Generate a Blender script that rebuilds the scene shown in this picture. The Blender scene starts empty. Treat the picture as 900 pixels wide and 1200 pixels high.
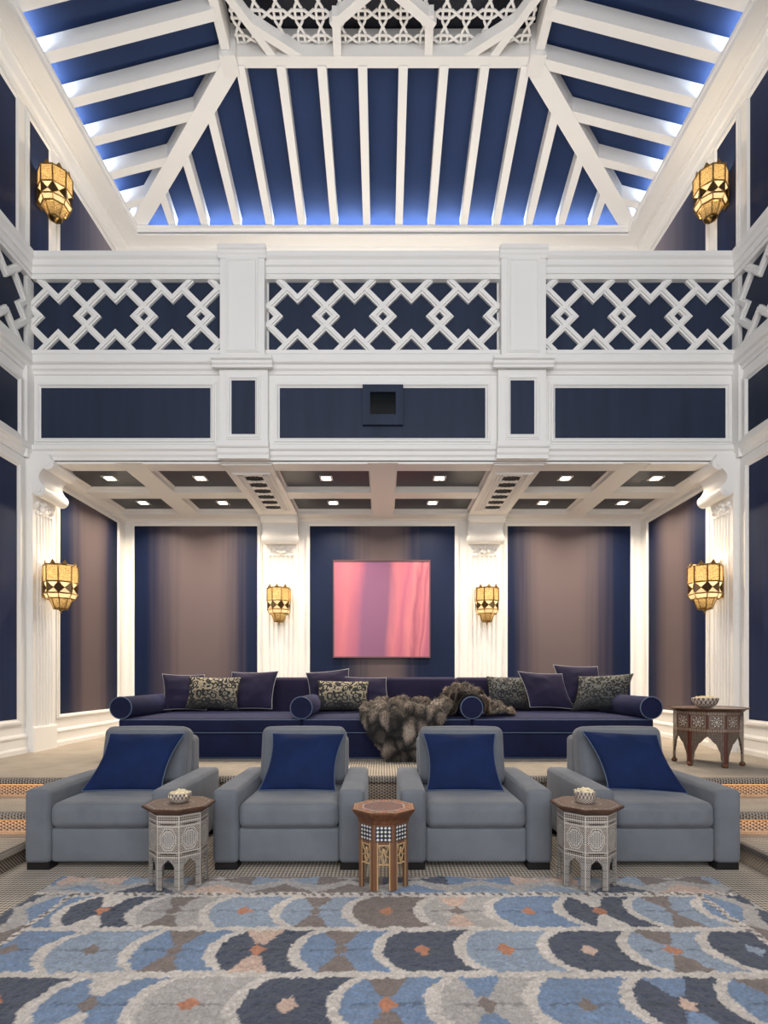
import bpy, bmesh, math, random
import numpy as np
from mathutils import Vector, Matrix, noise as mnoise

random.seed(7)
rng = np.random.default_rng(7)
C = bpy.context.scene.collection
PI = math.pi

# ------------------------------------------------------------------ camera
F, CX, CY, EYE = 640.0, 448.7, 795.0, 1.34       # pixels of the 900x1200 frame, metres
cam_d = bpy.data.cameras.new('camera')
cam = bpy.data.objects.new('camera', cam_d); C.objects.link(cam)
cam.location = (0, 0, EYE); cam.rotation_euler = (PI/2, 0, 0)
cam_d.sensor_fit = 'VERTICAL'; cam_d.sensor_height = 36; cam_d.sensor_width = 27
cam_d.lens = F/1200*36
cam_d.shift_y = (CY-600)/1200
cam_d.shift_x = (450-CX)/1200
cam_d.clip_start = 0.05; cam_d.clip_end = 60
bpy.context.scene.camera = cam

# ------------------------------------------------------------------ light
sc = bpy.context.scene
sc.view_settings.view_transform = 'Standard'; sc.view_settings.look = 'None'
sc.view_settings.gamma = 1.0; sc.view_settings.use_curve_mapping = False
sc.view_settings.exposure = 0.45
sc.cycles.use_denoising = True
sc.cycles.max_bounces = 8; sc.cycles.diffuse_bounces = 5
sc.cycles.sample_clamp_indirect = 6.0
w = bpy.data.worlds.new('world'); sc.world = w; w.use_nodes = True
w.node_tree.nodes['Background'].inputs[0].default_value = (0.5, 0.6, 0.8, 1)
w.node_tree.nodes['Background'].inputs[1].default_value = 0.3

def area(name, loc, rot, sx, sy, power, col, spread=PI):
    d = bpy.data.lights.new(name, 'AREA'); d.shape = 'RECTANGLE'; d.size = sx; d.size_y = sy
    d.energy = power; d.color = col; d.spread = spread
    o = bpy.data.objects.new(name, d); C.objects.link(o); o.location = loc; o.rotation_euler = rot
    return o
def point(name, loc, power, col, r=0.03):
    d = bpy.data.lights.new(name, 'POINT'); d.energy = power; d.color = col; d.shadow_soft_size = r
    o = bpy.data.objects.new(name, d); C.objects.link(o); o.location = loc
    return o
WARM = (1.0, 0.85, 0.66); COOL = (0.965, 0.98, 1.0); LED = (0.72, 0.84, 1.0)
# tall daylight window wall behind the photographer
area('window_daylight', (0, -2.2, 4.4), (PI/2, 0, 0), 7.6, 6.6, 370, COOL)
# cove strips hidden behind the lip around the roof
CXI, CYI, CYF, CZL = 3.95, 8.77, -1.2, 8.60        # lip: half width, back, front, top
LP = 7.0
area('cove_strip_back', (0, CYI+0.10, CZL-0.05), (math.radians(180-12), 0, 0), 7.8, 0.05, LP*7.8, LED)
for s in (-1, 1):
    area('cove_strip_side', (s*(CXI+0.10), (CYI+CYF)/2, CZL-0.05), (0, math.radians(180+s*12), 0), 0.05, 9.9, LP*9.9, LED)
# added unseen warm fill behind the balustrade, aimed up to brighten soffit and rafters
for gx in (-2.9, -0.97, 0.97, 2.9):
    area('gallery_fill', (gx, 7.6, 5.3), (PI, 0, 0), 1.6, 0.5, 17, (1.0, 0.90, 0.78))
# downlights of the alcove ceiling, sconce lamps and step lights are made with their fixtures

# ------------------------------------------------------------------ materials
def newmat(name):
    m = bpy.data.materials.new(name); m.use_nodes = True
    nt = m.node_tree
    return m, nt, nt.nodes['Principled BSDF']
def pmat(name, col, rough=0.6, metal=0.0, sheen=0.0, sheen_tint=None, var=0.0, scale=6.0, bump=0.0, bscale=60.0, coat=0.0, stretch=(1, 1, 1), spec=0.3):
    m, nt, b = newmat(name)
    b.inputs['Base Color'].default_value = (*col, 1)
    b.inputs['Roughness'].default_value = rough; b.inputs['Metallic'].default_value = metal
    b.inputs['Coat Weight'].default_value = coat
    b.inputs['Specular IOR Level'].default_value = spec
    if sheen:
        b.inputs['Sheen Weight'].default_value = sheen; b.inputs['Sheen Roughness'].default_value = 0.4
        b.inputs['Sheen Tint'].default_value = (*(sheen_tint or (1, 1, 1)), 1)
    N, L = nt.nodes, nt.links
    if var or bump:
        tc = N.new('ShaderNodeTexCoord'); mp = N.new('ShaderNodeMapping'); mp.inputs['Scale'].default_value = stretch
        L.new(tc.outputs['Object'], mp.inputs['Vector'])
    if var:
        n = N.new('ShaderNodeTexNoise'); n.inputs['Scale'].default_value = scale; n.inputs['Detail'].default_value = 4
        L.new(mp.outputs[0], n.inputs['Vector'])
        r = N.new('ShaderNodeValToRGB')
        r.color_ramp.elements[0].position = 0.3; r.color_ramp.elements[1].position = 0.7
        r.color_ramp.elements[0].color = (*[c*(1-var) for c in col], 1)
        r.color_ramp.elements[1].color = (*[min(1, c*(1+var)) for c in col], 1)
        L.new(n.outputs['Fac'], r.inputs['Fac']); L.new(r.outputs['Color'], b.inputs['Base Color'])
    if bump:
        n2 = N.new('ShaderNodeTexNoise'); n2.inputs['Scale'].default_value = bscale; n2.inputs['Detail'].default_value = 3
        L.new(mp.outputs[0], n2.inputs['Vector'])
        bp = N.new('ShaderNodeBump'); bp.inputs['Strength'].default_value = bump; bp.inputs['Distance'].default_value = 0.01
        L.new(n2.outputs['Fac'], bp.inputs['Height']); L.new(bp.outputs[0], b.inputs['Normal'])
    return m
def colmat(name, rough=0.6, sheen=0.0, fuzz=0.0, fscale=120.0, bump=0.0, spec=0.5):
    """material that takes its colour from the mesh's own colour attribute"""
    m, nt, b = newmat(name); N, L = nt.nodes, nt.links
    a = N.new('ShaderNodeAttribute'); a.attribute_name = 'Col'
    out = a.outputs['Color']
    b.inputs['Roughness'].default_value = rough; b.inputs['Sheen Weight'].default_value = sheen
    b.inputs['Specular IOR Level'].default_value = spec
    if fuzz or bump:
        tc = N.new('ShaderNodeTexCoord'); n = N.new('ShaderNodeTexNoise'); n.inputs['Scale'].default_value = fscale
        n.inputs['Detail'].default_value = 5; n.inputs['Roughness'].default_value = 0.7
        L.new(tc.outputs['Object'], n.inputs['Vector'])
    if fuzz:
        mr = N.new('ShaderNodeMapRange'); mr.inputs['From Min'].default_value = 0.3; mr.inputs['From Max'].default_value = 0.7
        mr.inputs['To Min'].default_value = 1-fuzz; mr.inputs['To Max'].default_value = 1+fuzz
        L.new(n.outputs['Fac'], mr.inputs['Value'])
        mx = N.new('ShaderNodeVectorMath'); mx.operation = 'SCALE'
        L.new(out, mx.inputs[0]); L.new(mr.outputs[0], mx.inputs['Scale']); out = mx.outputs[0]
    L.new(out, b.inputs['Base Color'])
    if bump:
        bp = N.new('ShaderNodeBump'); bp.inputs['Strength'].default_value = bump; bp.inputs['Distance'].default_value = 0.012
        L.new(n.outputs['Fac'], bp.inputs['Height']); L.new(bp.outputs[0], b.inputs['Normal'])
    return m
def emis(name, col, strength):
    m, nt, b = newmat(name)
    b.inputs['Base Color'].default_value = (*col, 1)
    b.inputs['Emission Color'].default_value = (*col, 1); b.inputs['Emission Strength'].default_value = strength
    return m
def ombre(name, axis, stops, navy, taupe):
    """painted silk wallcovering: navy at the edges, taupe in the middle, with vertical streaks"""
    m, nt, b = newmat(name); N, L = nt.nodes, nt.links
    tc = N.new('ShaderNodeTexCoord'); sp = N.new('ShaderNodeSeparateXYZ'); L.new(tc.outputs['Generated'], sp.inputs[0])
    mp = N.new('ShaderNodeMapping')
    s = [11, 11, 11]; s[2] = 0.22
    mp.inputs['Scale'].default_value = s
    L.new(tc.outputs['Object'], mp.inputs['Vector'])
    n = N.new('ShaderNodeTexNoise'); n.inputs['Scale'].default_value = 1.0; n.inputs['Detail'].default_value = 2.5
    L.new(mp.outputs[0], n.inputs['Vector'])
    ma = N.new('ShaderNodeMath'); ma.operation = 'MULTIPLY_ADD'; ma.inputs[1].default_value = 0.18; ma.inputs[2].default_value = -0.09
    L.new(n.outputs['Fac'], ma.inputs[0])
    ad = N.new('ShaderNodeMath'); ad.operation = 'ADD'
    L.new(sp.outputs['XYZ'.index(axis)], ad.inputs[0]); L.new(ma.outputs[0], ad.inputs[1])
    r = N.new('ShaderNodeValToRGB'); r.color_ramp.interpolation = 'EASE'
    e = r.color_ramp.elements
    e[0].position = stops[0]; e[0].color = (*navy, 1); e[1].position = stops[1]; e[1].color = (*taupe, 1)
    x = e.new(stops[2]); x.color = (*taupe, 1)
    x = e.new(stops[3]); x.color = (*navy, 1)
    L.new(ad.outputs[0], r.inputs['Fac']); L.new(r.outputs['Color'], b.inputs['Base Color'])
    b.inputs['Roughness'].default_value = 0.55; b.inputs['Specular IOR Level'].default_value = 0.2
    return m
def weave(name, light, dark, kx, ky, a_=0.8):
    """woven carpet: ribs along the room with staggered darker stitches"""
    m, nt, b = newmat(name); N, L = nt.nodes, nt.links
    tc = N.new('ShaderNodeTexCoord'); sp = N.new('ShaderNodeSeparateXYZ'); L.new(tc.outputs['Object'], sp.inputs[0])
    def M(op, *a):
        n = N.new('ShaderNodeMath'); n.operation = op
        for i, v in enumerate(a):
            if isinstance(v, (int, float)): n.inputs[i].default_value = v
            else: L.new(v, n.inputs[i])
        return n.outputs[0]
    yz = M('ADD', sp.outputs[1], sp.outputs[2])
    sx = M('SINE', M('MULTIPLY', sp.outputs[0], 2*PI/kx))
    sy = M('SINE', M('MULTIPLY', yz, 2*PI/ky))
    stag = M('MULTIPLY', M('SINE', M('MULTIPLY', sp.outputs[0], PI/kx)), sy)
    if a_ > 0.9:                                    # staggered stitches
        ua, ub = M('MULTIPLY', sp.outputs[0], PI/kx), M('MULTIPLY', yz, PI/ky)
        h = M('MULTIPLY', M('COSINE', M('ADD', ua, ub)), M('COSINE', M('SUBTRACT', ua, ub)))
    else: h = M('ADD', M('MULTIPLY', sx, a_), M('MULTIPLY', stag, 1.15-a_))
    n = N.new('ShaderNodeTexNoise'); n.inputs['Scale'].default_value = 4; L.new(tc.outputs['Object'], n.inputs['Vector'])
    h2 = M('ADD', h, M('MULTIPLY', M('SUBTRACT', n.outputs['Fac'], 0.5), 0.5))
    r = N.new('ShaderNodeValToRGB'); r.color_ramp.elements[0].position = 0.28; r.color_ramp.elements[1].position = 0.68
    r.color_ramp.elements[0].color = (*dark, 1); r.color_ramp.elements[1].color = (*light, 1)
    L.new(M('MULTIPLY_ADD', h2, 0.5, 0.5), r.inputs['Fac']); L.new(r.outputs[0], b.inputs['Base Color'])
    bp = N.new('ShaderNodeBump'); bp.inputs['Strength'].default_value = 0.6; bp.inputs['Distance'].default_value = 0.004
    L.new(h, bp.inputs['Height']); L.new(bp.outputs[0], b.inputs['Normal'])
    b.inputs['Roughness'].default_value = 0.95
    return m

NAVY = (0.015, 0.025, 0.054)
M_white = pmat('white_paint', (0.84, 0.825, 0.80), 0.45)
M_navy = pmat('navy_silk', NAVY, 0.55, var=0.15, scale=3, stretch=(3, 3, 0.2))
M_deep = pmat('deep_navy_silk', (0.006, 0.018, 0.070), 0.65, var=0.25, scale=3, stretch=(3, 3, 0.15))
M_roof = pmat('roof_navy', (0.012, 0.032, 0.105), 0.7)
M_coffer = pmat('coffer_charcoal', (0.050, 0.050, 0.054), 0.35)
M_dark = pmat('dark_void', (0.012, 0.013, 0.018), 0.7)
M_carpet = weave('woven_carpet', (0.62, 0.545, 0.455), (0.15, 0.125, 0.10), 0.026, 0.034, 0.98)
M_nosing = weave('woven_carpet_edge', (0.38, 0.33, 0.28), (0.07, 0.06, 0.055), 0.024, 0.024, 0.55)
M_riser = weave('woven_riser', (0.50, 0.40, 0.31), (0.085, 0.065, 0.05), 0.024, 0.026, 0.35)
M_brass = pmat('aged_brass', (0.28, 0.175, 0.055), 0.35, metal=1.0, var=0.3, scale=30)
M_grey = pmat('grey_velvet', (0.150, 0.163, 0.185), 0.85, sheen=0.25, sheen_tint=(0.85, 0.9, 1), var=0.10, scale=5, bump=0.12, bscale=40)
M_blue = pmat('royal_blue_velvet', (0.003, 0.014, 0.068), 0.85, sheen=0.10, sheen_tint=(0.15, 0.3, 0.9), var=0.2, scale=6)
M_sofa = pmat('navy_velvet', (0.005, 0.008, 0.040), 0.85, sheen=0.12, sheen_tint=(0.4, 0.4, 0.85), var=0.25, scale=4)
M_sofaback = pmat('plum_velvet', (0.018, 0.014, 0.042), 0.85, sheen=0.14, sheen_tint=(0.6, 0.5, 0.85), var=0.2, scale=4)
M_pipe = pmat('slate_piping', (0.10, 0.14, 0.22), 0.7)
M_silver = pmat('silver_piping', (0.35, 0.36, 0.36), 0.6)
M_foot = pmat('black_wood', (0.012, 0.011, 0.011), 0.5)
M_wood = pmat('walnut', (0.125, 0.050, 0.024), 0.4, var=0.35, scale=12, stretch=(6, 6, 0.8))
M_woodd = pmat('dark_walnut', (0.075, 0.034, 0.02), 0.4, var=0.3, scale=12)
M_tan = pmat('boxwood_inlay', (0.50, 0.33, 0.17), 0.5)
M_inlay = colmat('inlay', 0.35)
M_ctab = colmat('inlaid_top', 0.3)
M_rug = colmat('shag_pile', 0.95, sheen=0.25, fuzz=0.32, fscale=75, bump=0.9, spec=0.1)
M_fur = colmat('fur', 0.6, fuzz=0.0, spec=0.3)
M_corn = pmat('popcorn', (0.80, 0.69, 0.47), 0.8, var=0.2, scale=60)
M_bowl = None

def leopard(name, light, dark, scale):
    m, nt, b = newmat(name); N, L = nt.nodes, nt.links
    tc = N.new('ShaderNodeTexCoord')
    n = N.new('ShaderNodeTexNoise'); n.inputs['Scale'].default_value = 9; L.new(tc.outputs['Object'], n.inputs['Vector'])
    mx = N.new('ShaderNodeVectorMath'); mx.operation = 'MULTIPLY_ADD'
    L.new(n.outputs['Color'], mx.inputs[0]); mx.inputs[1].default_value = (0.07, 0, 0.07); L.new(tc.outputs['Object'], mx.inputs[2])
    v = N.new('ShaderNodeTexVoronoi'); v.inputs['Scale'].default_value = scale
    L.new(mx.outputs[0], v.inputs['Vector'])
    sn = N.new('ShaderNodeMath'); sn.operation = 'MULTIPLY'; sn.inputs[1].default_value = 13.0; L.new(v.outputs['Distance'], sn.inputs[0])
    mc = N.new('ShaderNodeMath'); mc.operation = 'COSINE'; L.new(sn.outputs[0], mc.inputs[0])
    ma = N.new('ShaderNodeMath'); ma.operation = 'MULTIPLY_ADD'; ma.inputs[1].default_value = 0.5; ma.inputs[2].default_value = 0.5; L.new(mc.outputs[0], ma.inputs[0])
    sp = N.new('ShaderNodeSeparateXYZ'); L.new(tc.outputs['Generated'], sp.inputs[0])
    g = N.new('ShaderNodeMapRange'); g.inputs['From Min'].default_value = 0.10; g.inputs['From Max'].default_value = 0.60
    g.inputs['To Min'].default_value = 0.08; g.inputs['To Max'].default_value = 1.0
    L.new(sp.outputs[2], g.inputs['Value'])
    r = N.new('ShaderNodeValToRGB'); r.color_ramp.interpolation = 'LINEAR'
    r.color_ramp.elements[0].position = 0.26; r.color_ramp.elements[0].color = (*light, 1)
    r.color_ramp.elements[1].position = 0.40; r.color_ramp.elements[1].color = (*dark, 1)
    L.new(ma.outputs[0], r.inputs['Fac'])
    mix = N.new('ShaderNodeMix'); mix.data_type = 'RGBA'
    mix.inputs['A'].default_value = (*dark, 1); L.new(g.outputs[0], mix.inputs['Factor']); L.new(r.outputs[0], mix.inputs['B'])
    L.new(mix.outputs['Result'], b.inputs['Base Color']); b.inputs['Roughness'].default_value = 0.75
    return m
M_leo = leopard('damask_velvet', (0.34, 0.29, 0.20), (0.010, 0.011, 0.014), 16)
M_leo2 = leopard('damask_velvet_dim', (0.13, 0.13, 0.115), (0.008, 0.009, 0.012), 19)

# ------------------------------------------------------------------ mesh helpers
class MB:
    def __init__(s): s.v = []; s.f = []
    def add(s, vs, fs):
        n = len(s.v); s.v += [tuple(x) for x in vs]; s.f += [tuple(i+n for i in f) for f in fs]; return s
    def box(s, a, b):
        (x0, y0, z0), (x1, y1, z1) = a, b
        return s.add([(x0,y0,z0),(x1,y0,z0),(x1,y1,z0),(x0,y1,z0),(x0,y0,z1),(x1,y0,z1),(x1,y1,z1),(x0,y1,z1)],
                     [(0,3,2,1),(4,5,6,7),(0,1,5,4),(1,2,6,5),(2,3,7,6),(3,0,4,7)])
    def bar(s, p, q, wdt, hgt, up=(0, 0, 1)):
        """rectangular bar from p to q; wdt sideways, hgt along up"""
        p, q, up = Vector(p), Vector(q), Vector(up)
        d = (q-p).normalized(); sd = d.cross(up).normalized(); u = sd.cross(d).normalized()
        vs = []
        for c in (p, q):
            for a, b in ((-1,-1),(1,-1),(1,1),(-1,1)): vs.append(c+sd*(a*wdt/2)+u*(b*hgt/2))
        return s.add(vs, [(0,3,2,1),(4,5,6,7),(0,1,5,4),(1,2,6,5),(2,3,7,6),(3,0,4,7)])
    def prism(s, poly, fn, h0, h1):
        """poly of 2-D points; fn(a, b, h) -> 3-D"""
        n = len(poly)
        vs = [fn(a, b, h0) for a, b in poly]+[fn(a, b, h1) for a, b in poly]
        fs = [tuple(range(n))[::-1], tuple(range(n, 2*n))]+[(i, (i+1) % n, n+(i+1) % n, n+i) for i in range(n)]
        return s.add(vs, fs)
    def tube(s, pts, r, seg=6, closed=False, cap=True):
        pts = [Vector(p) for p in pts]; n = len(pts); vs = []; up0 = Vector((0.13, 0.21, 0.97))
        for i, p in enumerate(pts):
            if closed: d = pts[(i+1) % n]-pts[i-1]
            else: d = pts[min(i+1, n-1)]-pts[max(i-1, 0)]
            d.normalize(); a = d.cross(up0)
            if a.length < 1e-3: a = d.cross(Vector((1, 0, 0)))
            a.normalize(); b = d.cross(a)
            rr = r[i] if isinstance(r, (list, tuple)) else r
            for k in range(seg):
                t = 2*PI*k/seg; vs.append(p+a*(rr*math.cos(t))+b*(rr*math.sin(t)))
        fs = []
        for i in range(n if closed else n-1):
            j = (i+1) % n
            for k in range(seg):
                l = (k+1) % seg; fs.append((i*seg+k, i*seg+l, j*seg+l, j*seg+k))
        if cap and not closed: fs += [tuple(range(seg))[::-1], tuple((n-1)*seg+k for k in range(seg))]
        return s.add(vs, fs)
    def lathe(s, prof, seg=24, c=(0, 0, 0), rot=0.0):
        vs = []; n = len(prof)
        for r, z in prof:
            for k in range(seg):
                t = 2*PI*k/seg+rot; vs.append((c[0]+r*math.cos(t), c[1]+r*math.sin(t), c[2]+z))
        fs = []
        for i in range(n-1):
            for k in range(seg):
                l = (k+1) % seg; fs.append((i*seg+k, i*seg+l, (i+1)*seg+l, (i+1)*seg+k))
        if prof[0][0] > 1e-5: fs.append(tuple(range(seg))[::-1])
        if prof[-1][0] > 1e-5: fs.append(tuple((n-1)*seg+k for k in range(seg)))
        return s.add(vs, fs)
    def ball(s, c, r, seg=8, rings=5):
        rx, ry, rz = r if isinstance(r, (tuple, list)) else (r, r, r)
        vs = [(c[0], c[1], c[2]-rz)]
        for i in range(1, rings):
            a = -PI/2+PI*i/rings
            for k in range(seg):
                t = 2*PI*k/seg
                vs.append((c[0]+rx*math.cos(a)*math.cos(t), c[1]+ry*math.cos(a)*math.sin(t), c[2]+rz*math.sin(a)))
        vs.append((c[0], c[1], c[2]+rz)); fs = []
        for k in range(seg):
            fs.append((0, 1+(k+1) % seg, 1+k)); fs.append((len(vs)-1, len(vs)-1-seg+k, len(vs)-1-seg+(k+1) % seg))
        for i in range(rings-2):
            for k in range(seg):
                a = 1+i*seg; l = (k+1) % seg; fs.append((a+k, a+l, a+seg+l, a+seg+k))
        return s.add(vs, fs)
    def rbox(s, a, b, r, n=6, crown=(0, 0, 0), fn=None):
        """rounded box with denser rings near the edges; crown bulges each pair of faces"""
        a, b = Vector(a), Vector(b); c = (a+b)/2; h = (b-a)/2; r = min(r, min(h)*0.98)
        ax = []
        for i in range(3):
            e = [0, 0.12*r, 0.35*r, 0.65*r, r]
            lo = [-h[i]+x for x in e]; hi = [h[i]-x for x in e[::-1]]
            mid = [lo[-1]+(hi[0]-lo[-1])*k/n for k in range(1, n)] if hi[0]-lo[-1] > 1e-6 else []
            ax.append(lo+mid+hi if hi[0]-lo[-1] > 1e-6 else lo+hi[1:])
        idx = {}; vs = []; fs = []
        L = [len(x)-1 for x in ax]
        def vid(i, j, k):
            key = (i, j, k)
            if key not in idx:
                p = Vector((ax[0][i], ax[1][j], ax[2][k]))
                q = Vector([max(-(h[m]-r), min(h[m]-r, p[m])) for m in range(3)])
                d = p-q
                if d.length > 1e-9: p2 = q+d*(r/d.length)
                else: p2 = p
                g = [max(0, 1-(p[m]/h[m])**2) for m in range(3)]
                for m in range(3):
                    o1, o2 = (m+1) % 3, (m+2) % 3
                    p2[m] += crown[m]*(p[m]/h[m])*(g[o1]*g[o2])**0.6
                p2 = p2+c
                if fn: p2 = fn(p2)
                idx[key] = len(vs); vs.append(tuple(p2))
            return idx[key]
        for d in range(3):
            u, v = (d+1) % 3, (d+2) % 3
            for side in (0, L[d]):
                for i in range(L[u]):
                    for j in range(L[v]):
                        q = []
                        for (ii, jj) in ((i, j), (i+1, j), (i+1, j+1), (i, j+1)):
                            t = [0, 0, 0]; t[d] = side; t[u] = ii; t[v] = jj; q.append(vid(*t))
                        fs.append(tuple(q if side else q[::-1]))
        return s.add(vs, fs)
    def xform(s, m):
        s.v = [tuple(m @ Vector(p)) for p in s.v]; return s
    def build(s, name, mat, parent=None, smooth=False, recalc=True, loc=None):
        me = bpy.data.meshes.new(name); me.from_pydata(s.v, [], s.f)
        if recalc:
            bm = bmesh.new(); bm.from_mesh(me); bmesh.ops.recalc_face_normals(bm, faces=bm.faces); bm.to_mesh(me); bm.free()
        if smooth: me.polygons.foreach_set('use_smooth', [True]*len(me.polygons))
        for m in (mat if isinstance(mat, (list, tuple)) else [mat]): me.materials.append(m)
        o = bpy.data.objects.new(name, me); C.objects.link(o)
        if parent: o.parent = parent
        if loc: o.location = loc
        return o
def smooth_by_angle(o, deg=40):
    me = o.data
    bm = bmesh.new(); bm.from_mesh(me)
    for f in bm.faces: f.smooth = True
    for e in bm.edges:
        if len(e.link_faces) == 2: e.smooth = e.calc_face_angle(0) < math.radians(deg)
    bm.to_mesh(me); bm.free(); return o
def setcol(o, cols):
    a = o.data.color_attributes.new('Col', 'FLOAT_COLOR', 'POINT')
    c = np.ones((len(o.data.vertices), 4), np.float32); c[:, :3] = np.asarray(cols, np.float32)
    a.data.foreach_set('color', c.ravel())
def empty(name, loc, rz=0):
    o = bpy.data.objects.new(name, None); C.objects.link(o); o.location = loc; o.rotation_euler = (0, 0, rz); o.empty_display_size = 0.1
    return o
def tag(o, label, cat, group=None, kind=None):
    o['label'] = label; o['category'] = cat
    if group: o['group'] = group
    if kind: o['kind'] = kind
    return o
def struct(name, loc=(0, 0, 0)):
    o = empty(name, loc); o['kind'] = 'structure'; return o
def copy_tree(o, parent=None):
    c = o.copy(); C.objects.link(c)
    if parent is not None: c.parent = parent
    for ch in list(o.children): copy_tree(ch, c)
    return c
def stuff(o): o['kind'] = 'stuff'; return o
def PX(px, Y): return (px-CX)*Y/F
def PZ(py, Y): return EYE+(CY-py)*Y/F

# wall frames: (u, n, z) -> world
def fr_left(u, n, z): return (-4.30+n, u, z)
def fr_right(u, n, z): return (4.30-n, u, z)
def fr_back(u, n, z): return (u, 9.10-n, z)
YB = 6.65
def fr_balc(u, n, z): return (u, YB-n, z)

def fbox(mb, fr, u0, u1, n0, n1, z0, z1):
    a, b = fr(u0, n0, z0), fr(u1, n1, z1)
    return mb.box(tuple(map(min, a, b)), tuple(map(max, a, b)))
def sweep(mb, fr, prof, u0, u1):
    """prof of (n, z) points extruded along u"""
    return mb.prism(prof, lambda a, b, h: fr(h, a, b), u0, u1)
def ring(mb, fr, u0, u1, z0, z1, wdt, dep, n0=0.0):
    """mitred picture-frame moulding: outer edge u0..u1, z0..z1, stepped profile"""
    prof = [(0, 0), (0, dep*0.55), (wdt*0.22, dep*0.6), (wdt*0.3, dep), (wdt*0.62, dep), (wdt*0.85, dep*0.45), (wdt, dep*0.35), (wdt, 0)]
    k = len(prof); vs = []
    for (a, b, su, sz) in ((u0, z0, 1, 1), (u1, z0, -1, 1), (u1, z1, -1, -1), (u0, z1, 1, -1)):
        for i, n in prof: vs.append(fr(a+su*i, n0+n, b+sz*i))
    fs = []
    for c in range(4):
        d = (c+1) % 4
        for i in range(k):
            j = (i+1) % k; fs.append((c*k+i, c*k+j, d*k+j, d*k+i))
    return mb.add(vs, fs)
def cornice(z1, z0, out, base=0.0):
    """stepped moulding profile from z0 up to z1, projecting out at the top"""
    h = z1-z0
    pts = [(base-0.02, z0), (base+out*0.18, z0), (base+out*0.25, z0+h*0.22), (base+out*0.5, z0+h*0.34), (base+out*0.62, z0+h*0.58), (base+out*0.92, z0+h*0.66), (base+out, z0+h*0.72), (base+out, z1), (base-0.02, z1)]
    return pts

# ------------------------------------------------------------------ floor, platform, steps
HP = 0.45
MB().box((-4.3, -2.4, -0.2), (4.3, 9.1, 0)).build('floor', M_carpet)['kind'] = 'structure'
plat = MB()
plat.box((-2.62, 4.97, 0), (2.62, 9.1, HP)); plat.box((-4.3, 4.90, 0), (-2.62, 9.1, HP)); plat.box((2.62, 4.90, 0), (4.3, 9.1, HP))
plat = plat.build('platform', M_carpet); plat['kind'] = 'structure'
def risers(o):
    o.data.materials.append(M_riser)
    for p in o.data.polygons:
        if abs(p.normal.z) < 0.5: p.material_index = 1
risers(plat)
def nosing(parent, p, q, out, z, h=0.055):
    """rounded woven edge with its overhang, along x from p to q at depth y"""
    mb = MB(); y = p[1]
    prof = [(0.06, 0), (0.012, 0), (0.0, -0.012), (0.0, -h+0.008), (0.008, -h), (0.06, -h)]
    mb.prism(prof, lambda a, b, t: (t, y-out+a, z+b+0.002), p[0], q[0])
    o = mb.build('nosing', M_nosing, parent)
    return o
nosing(plat, (-2.62, 4.97), (2.62, 4.97), 0.04, HP)
ORANGE = (1.0, 0.52, 0.20)
for s in (-1, 1):
    x0, x1 = sorted((s*2.62, s*4.3))
    nosing(plat, (x0, 4.90), (x1, 4.90), 0.06, HP)
    st = MB().box((x0, 4.27, 0), (x1, 4.90, 0.30)).build('upper_step', M_carpet); st['kind'] = 'structure'; risers(st)
    nosing(st, (x0, 4.27), (x1, 4.27), 0.06, 0.30)
    lo = MB().box((x0, 2.3, 0), (x1, 4.27, 0.15)).build('lower_step', M_carpet); lo['kind'] = 'structure'; risers(lo)
    mb = MB(); prof = [(0, 0), (-0.05, 0), (-0.06, -0.012), (-0.06, -0.045), (-0.05, -0.055), (0, -0.055)]
    mb.prism(prof, lambda a, b, t: (s*(2.62+a*0.5), t, 0.152+b), 2.3, 4.2)
    mb.build('nosing', M_nosing, lo)
    for y, z, par in ((4.90, HP, plat), (4.27, 0.30, st)):
        a = MB().box((x0+0.02, y-0.022, z-0.062), (x1-0.02, y-0.006, z-0.056)).build('light_strip', emis('step_led', ORANGE, 1.5), par)
        area('step_light', ((x0+x1)/2, y-0.03, z-0.066), (math.radians(0), 0, 0), abs(x1-x0)-0.06, 0.02, 0.42, ORANGE)

# ------------------------------------------------------------------ walls
LOWZ = 8.45
def ombre_set():
    t = (0.122, 0.093, 0.098); nv = (0.003, 0.010, 0.042)
    return {
        'bl': ombre('ombre_silk_back_left', 'X', (0.07, 0.44, 0.66, 0.95), nv, t),
        'bc': ombre('ombre_silk_back_centre', 'X', (0.20, 0.46, 0.52, 0.78), nv, t),
        'br': ombre('ombre_silk_back_right', 'X', (0.0, 0.30, 0.55, 0.93), nv, t),
        's': ombre('ombre_silk_side', 'Y', (0.08, 0.46, 0.58, 0.96), nv, t),
        'u': ombre('ombre_silk_upper', 'Y', (0.10, 0.95, 0.97, 1.0), (0.018, 0.030, 0.085), (0.26, 0.23, 0.28)),
    }
OM = ombre_set()
wb = MB().box((-4.5, 9.10, 0), (4.5, 9.35, 9.3)).build('wall_back', M_white); wb['kind'] = 'structure'
wl = MB().box((-4.55, -2.4, 0), (-4.30, 9.10, 9.3)).build('wall_left', M_white); wl['kind'] = 'structure'
wr = MB().box((4.30, -2.4, 0), (4.55, 9.10, 9.3)).build('wall_right', M_white); wr['kind'] = 'structure'
wf = MB().box((-4.5, -2.65, 0), (4.5, -2.4, 9.3)).build('wall_front', M_white); wf['kind'] = 'structure'

def panel(fr, par, u0, u1, z0, z1, mat, fw=0.075, dep=0.035):
    fbox(MB(), fr, u0-0.004, u1+0.004, 0.002, 0.010, z0-0.004, z1+0.004).build('wall_panel', mat, par)
    ring(MB(), fr, u0-fw, u1+fw, z0-fw, z1+fw, fw, dep).build('panel_frame', M_white, par)

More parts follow.
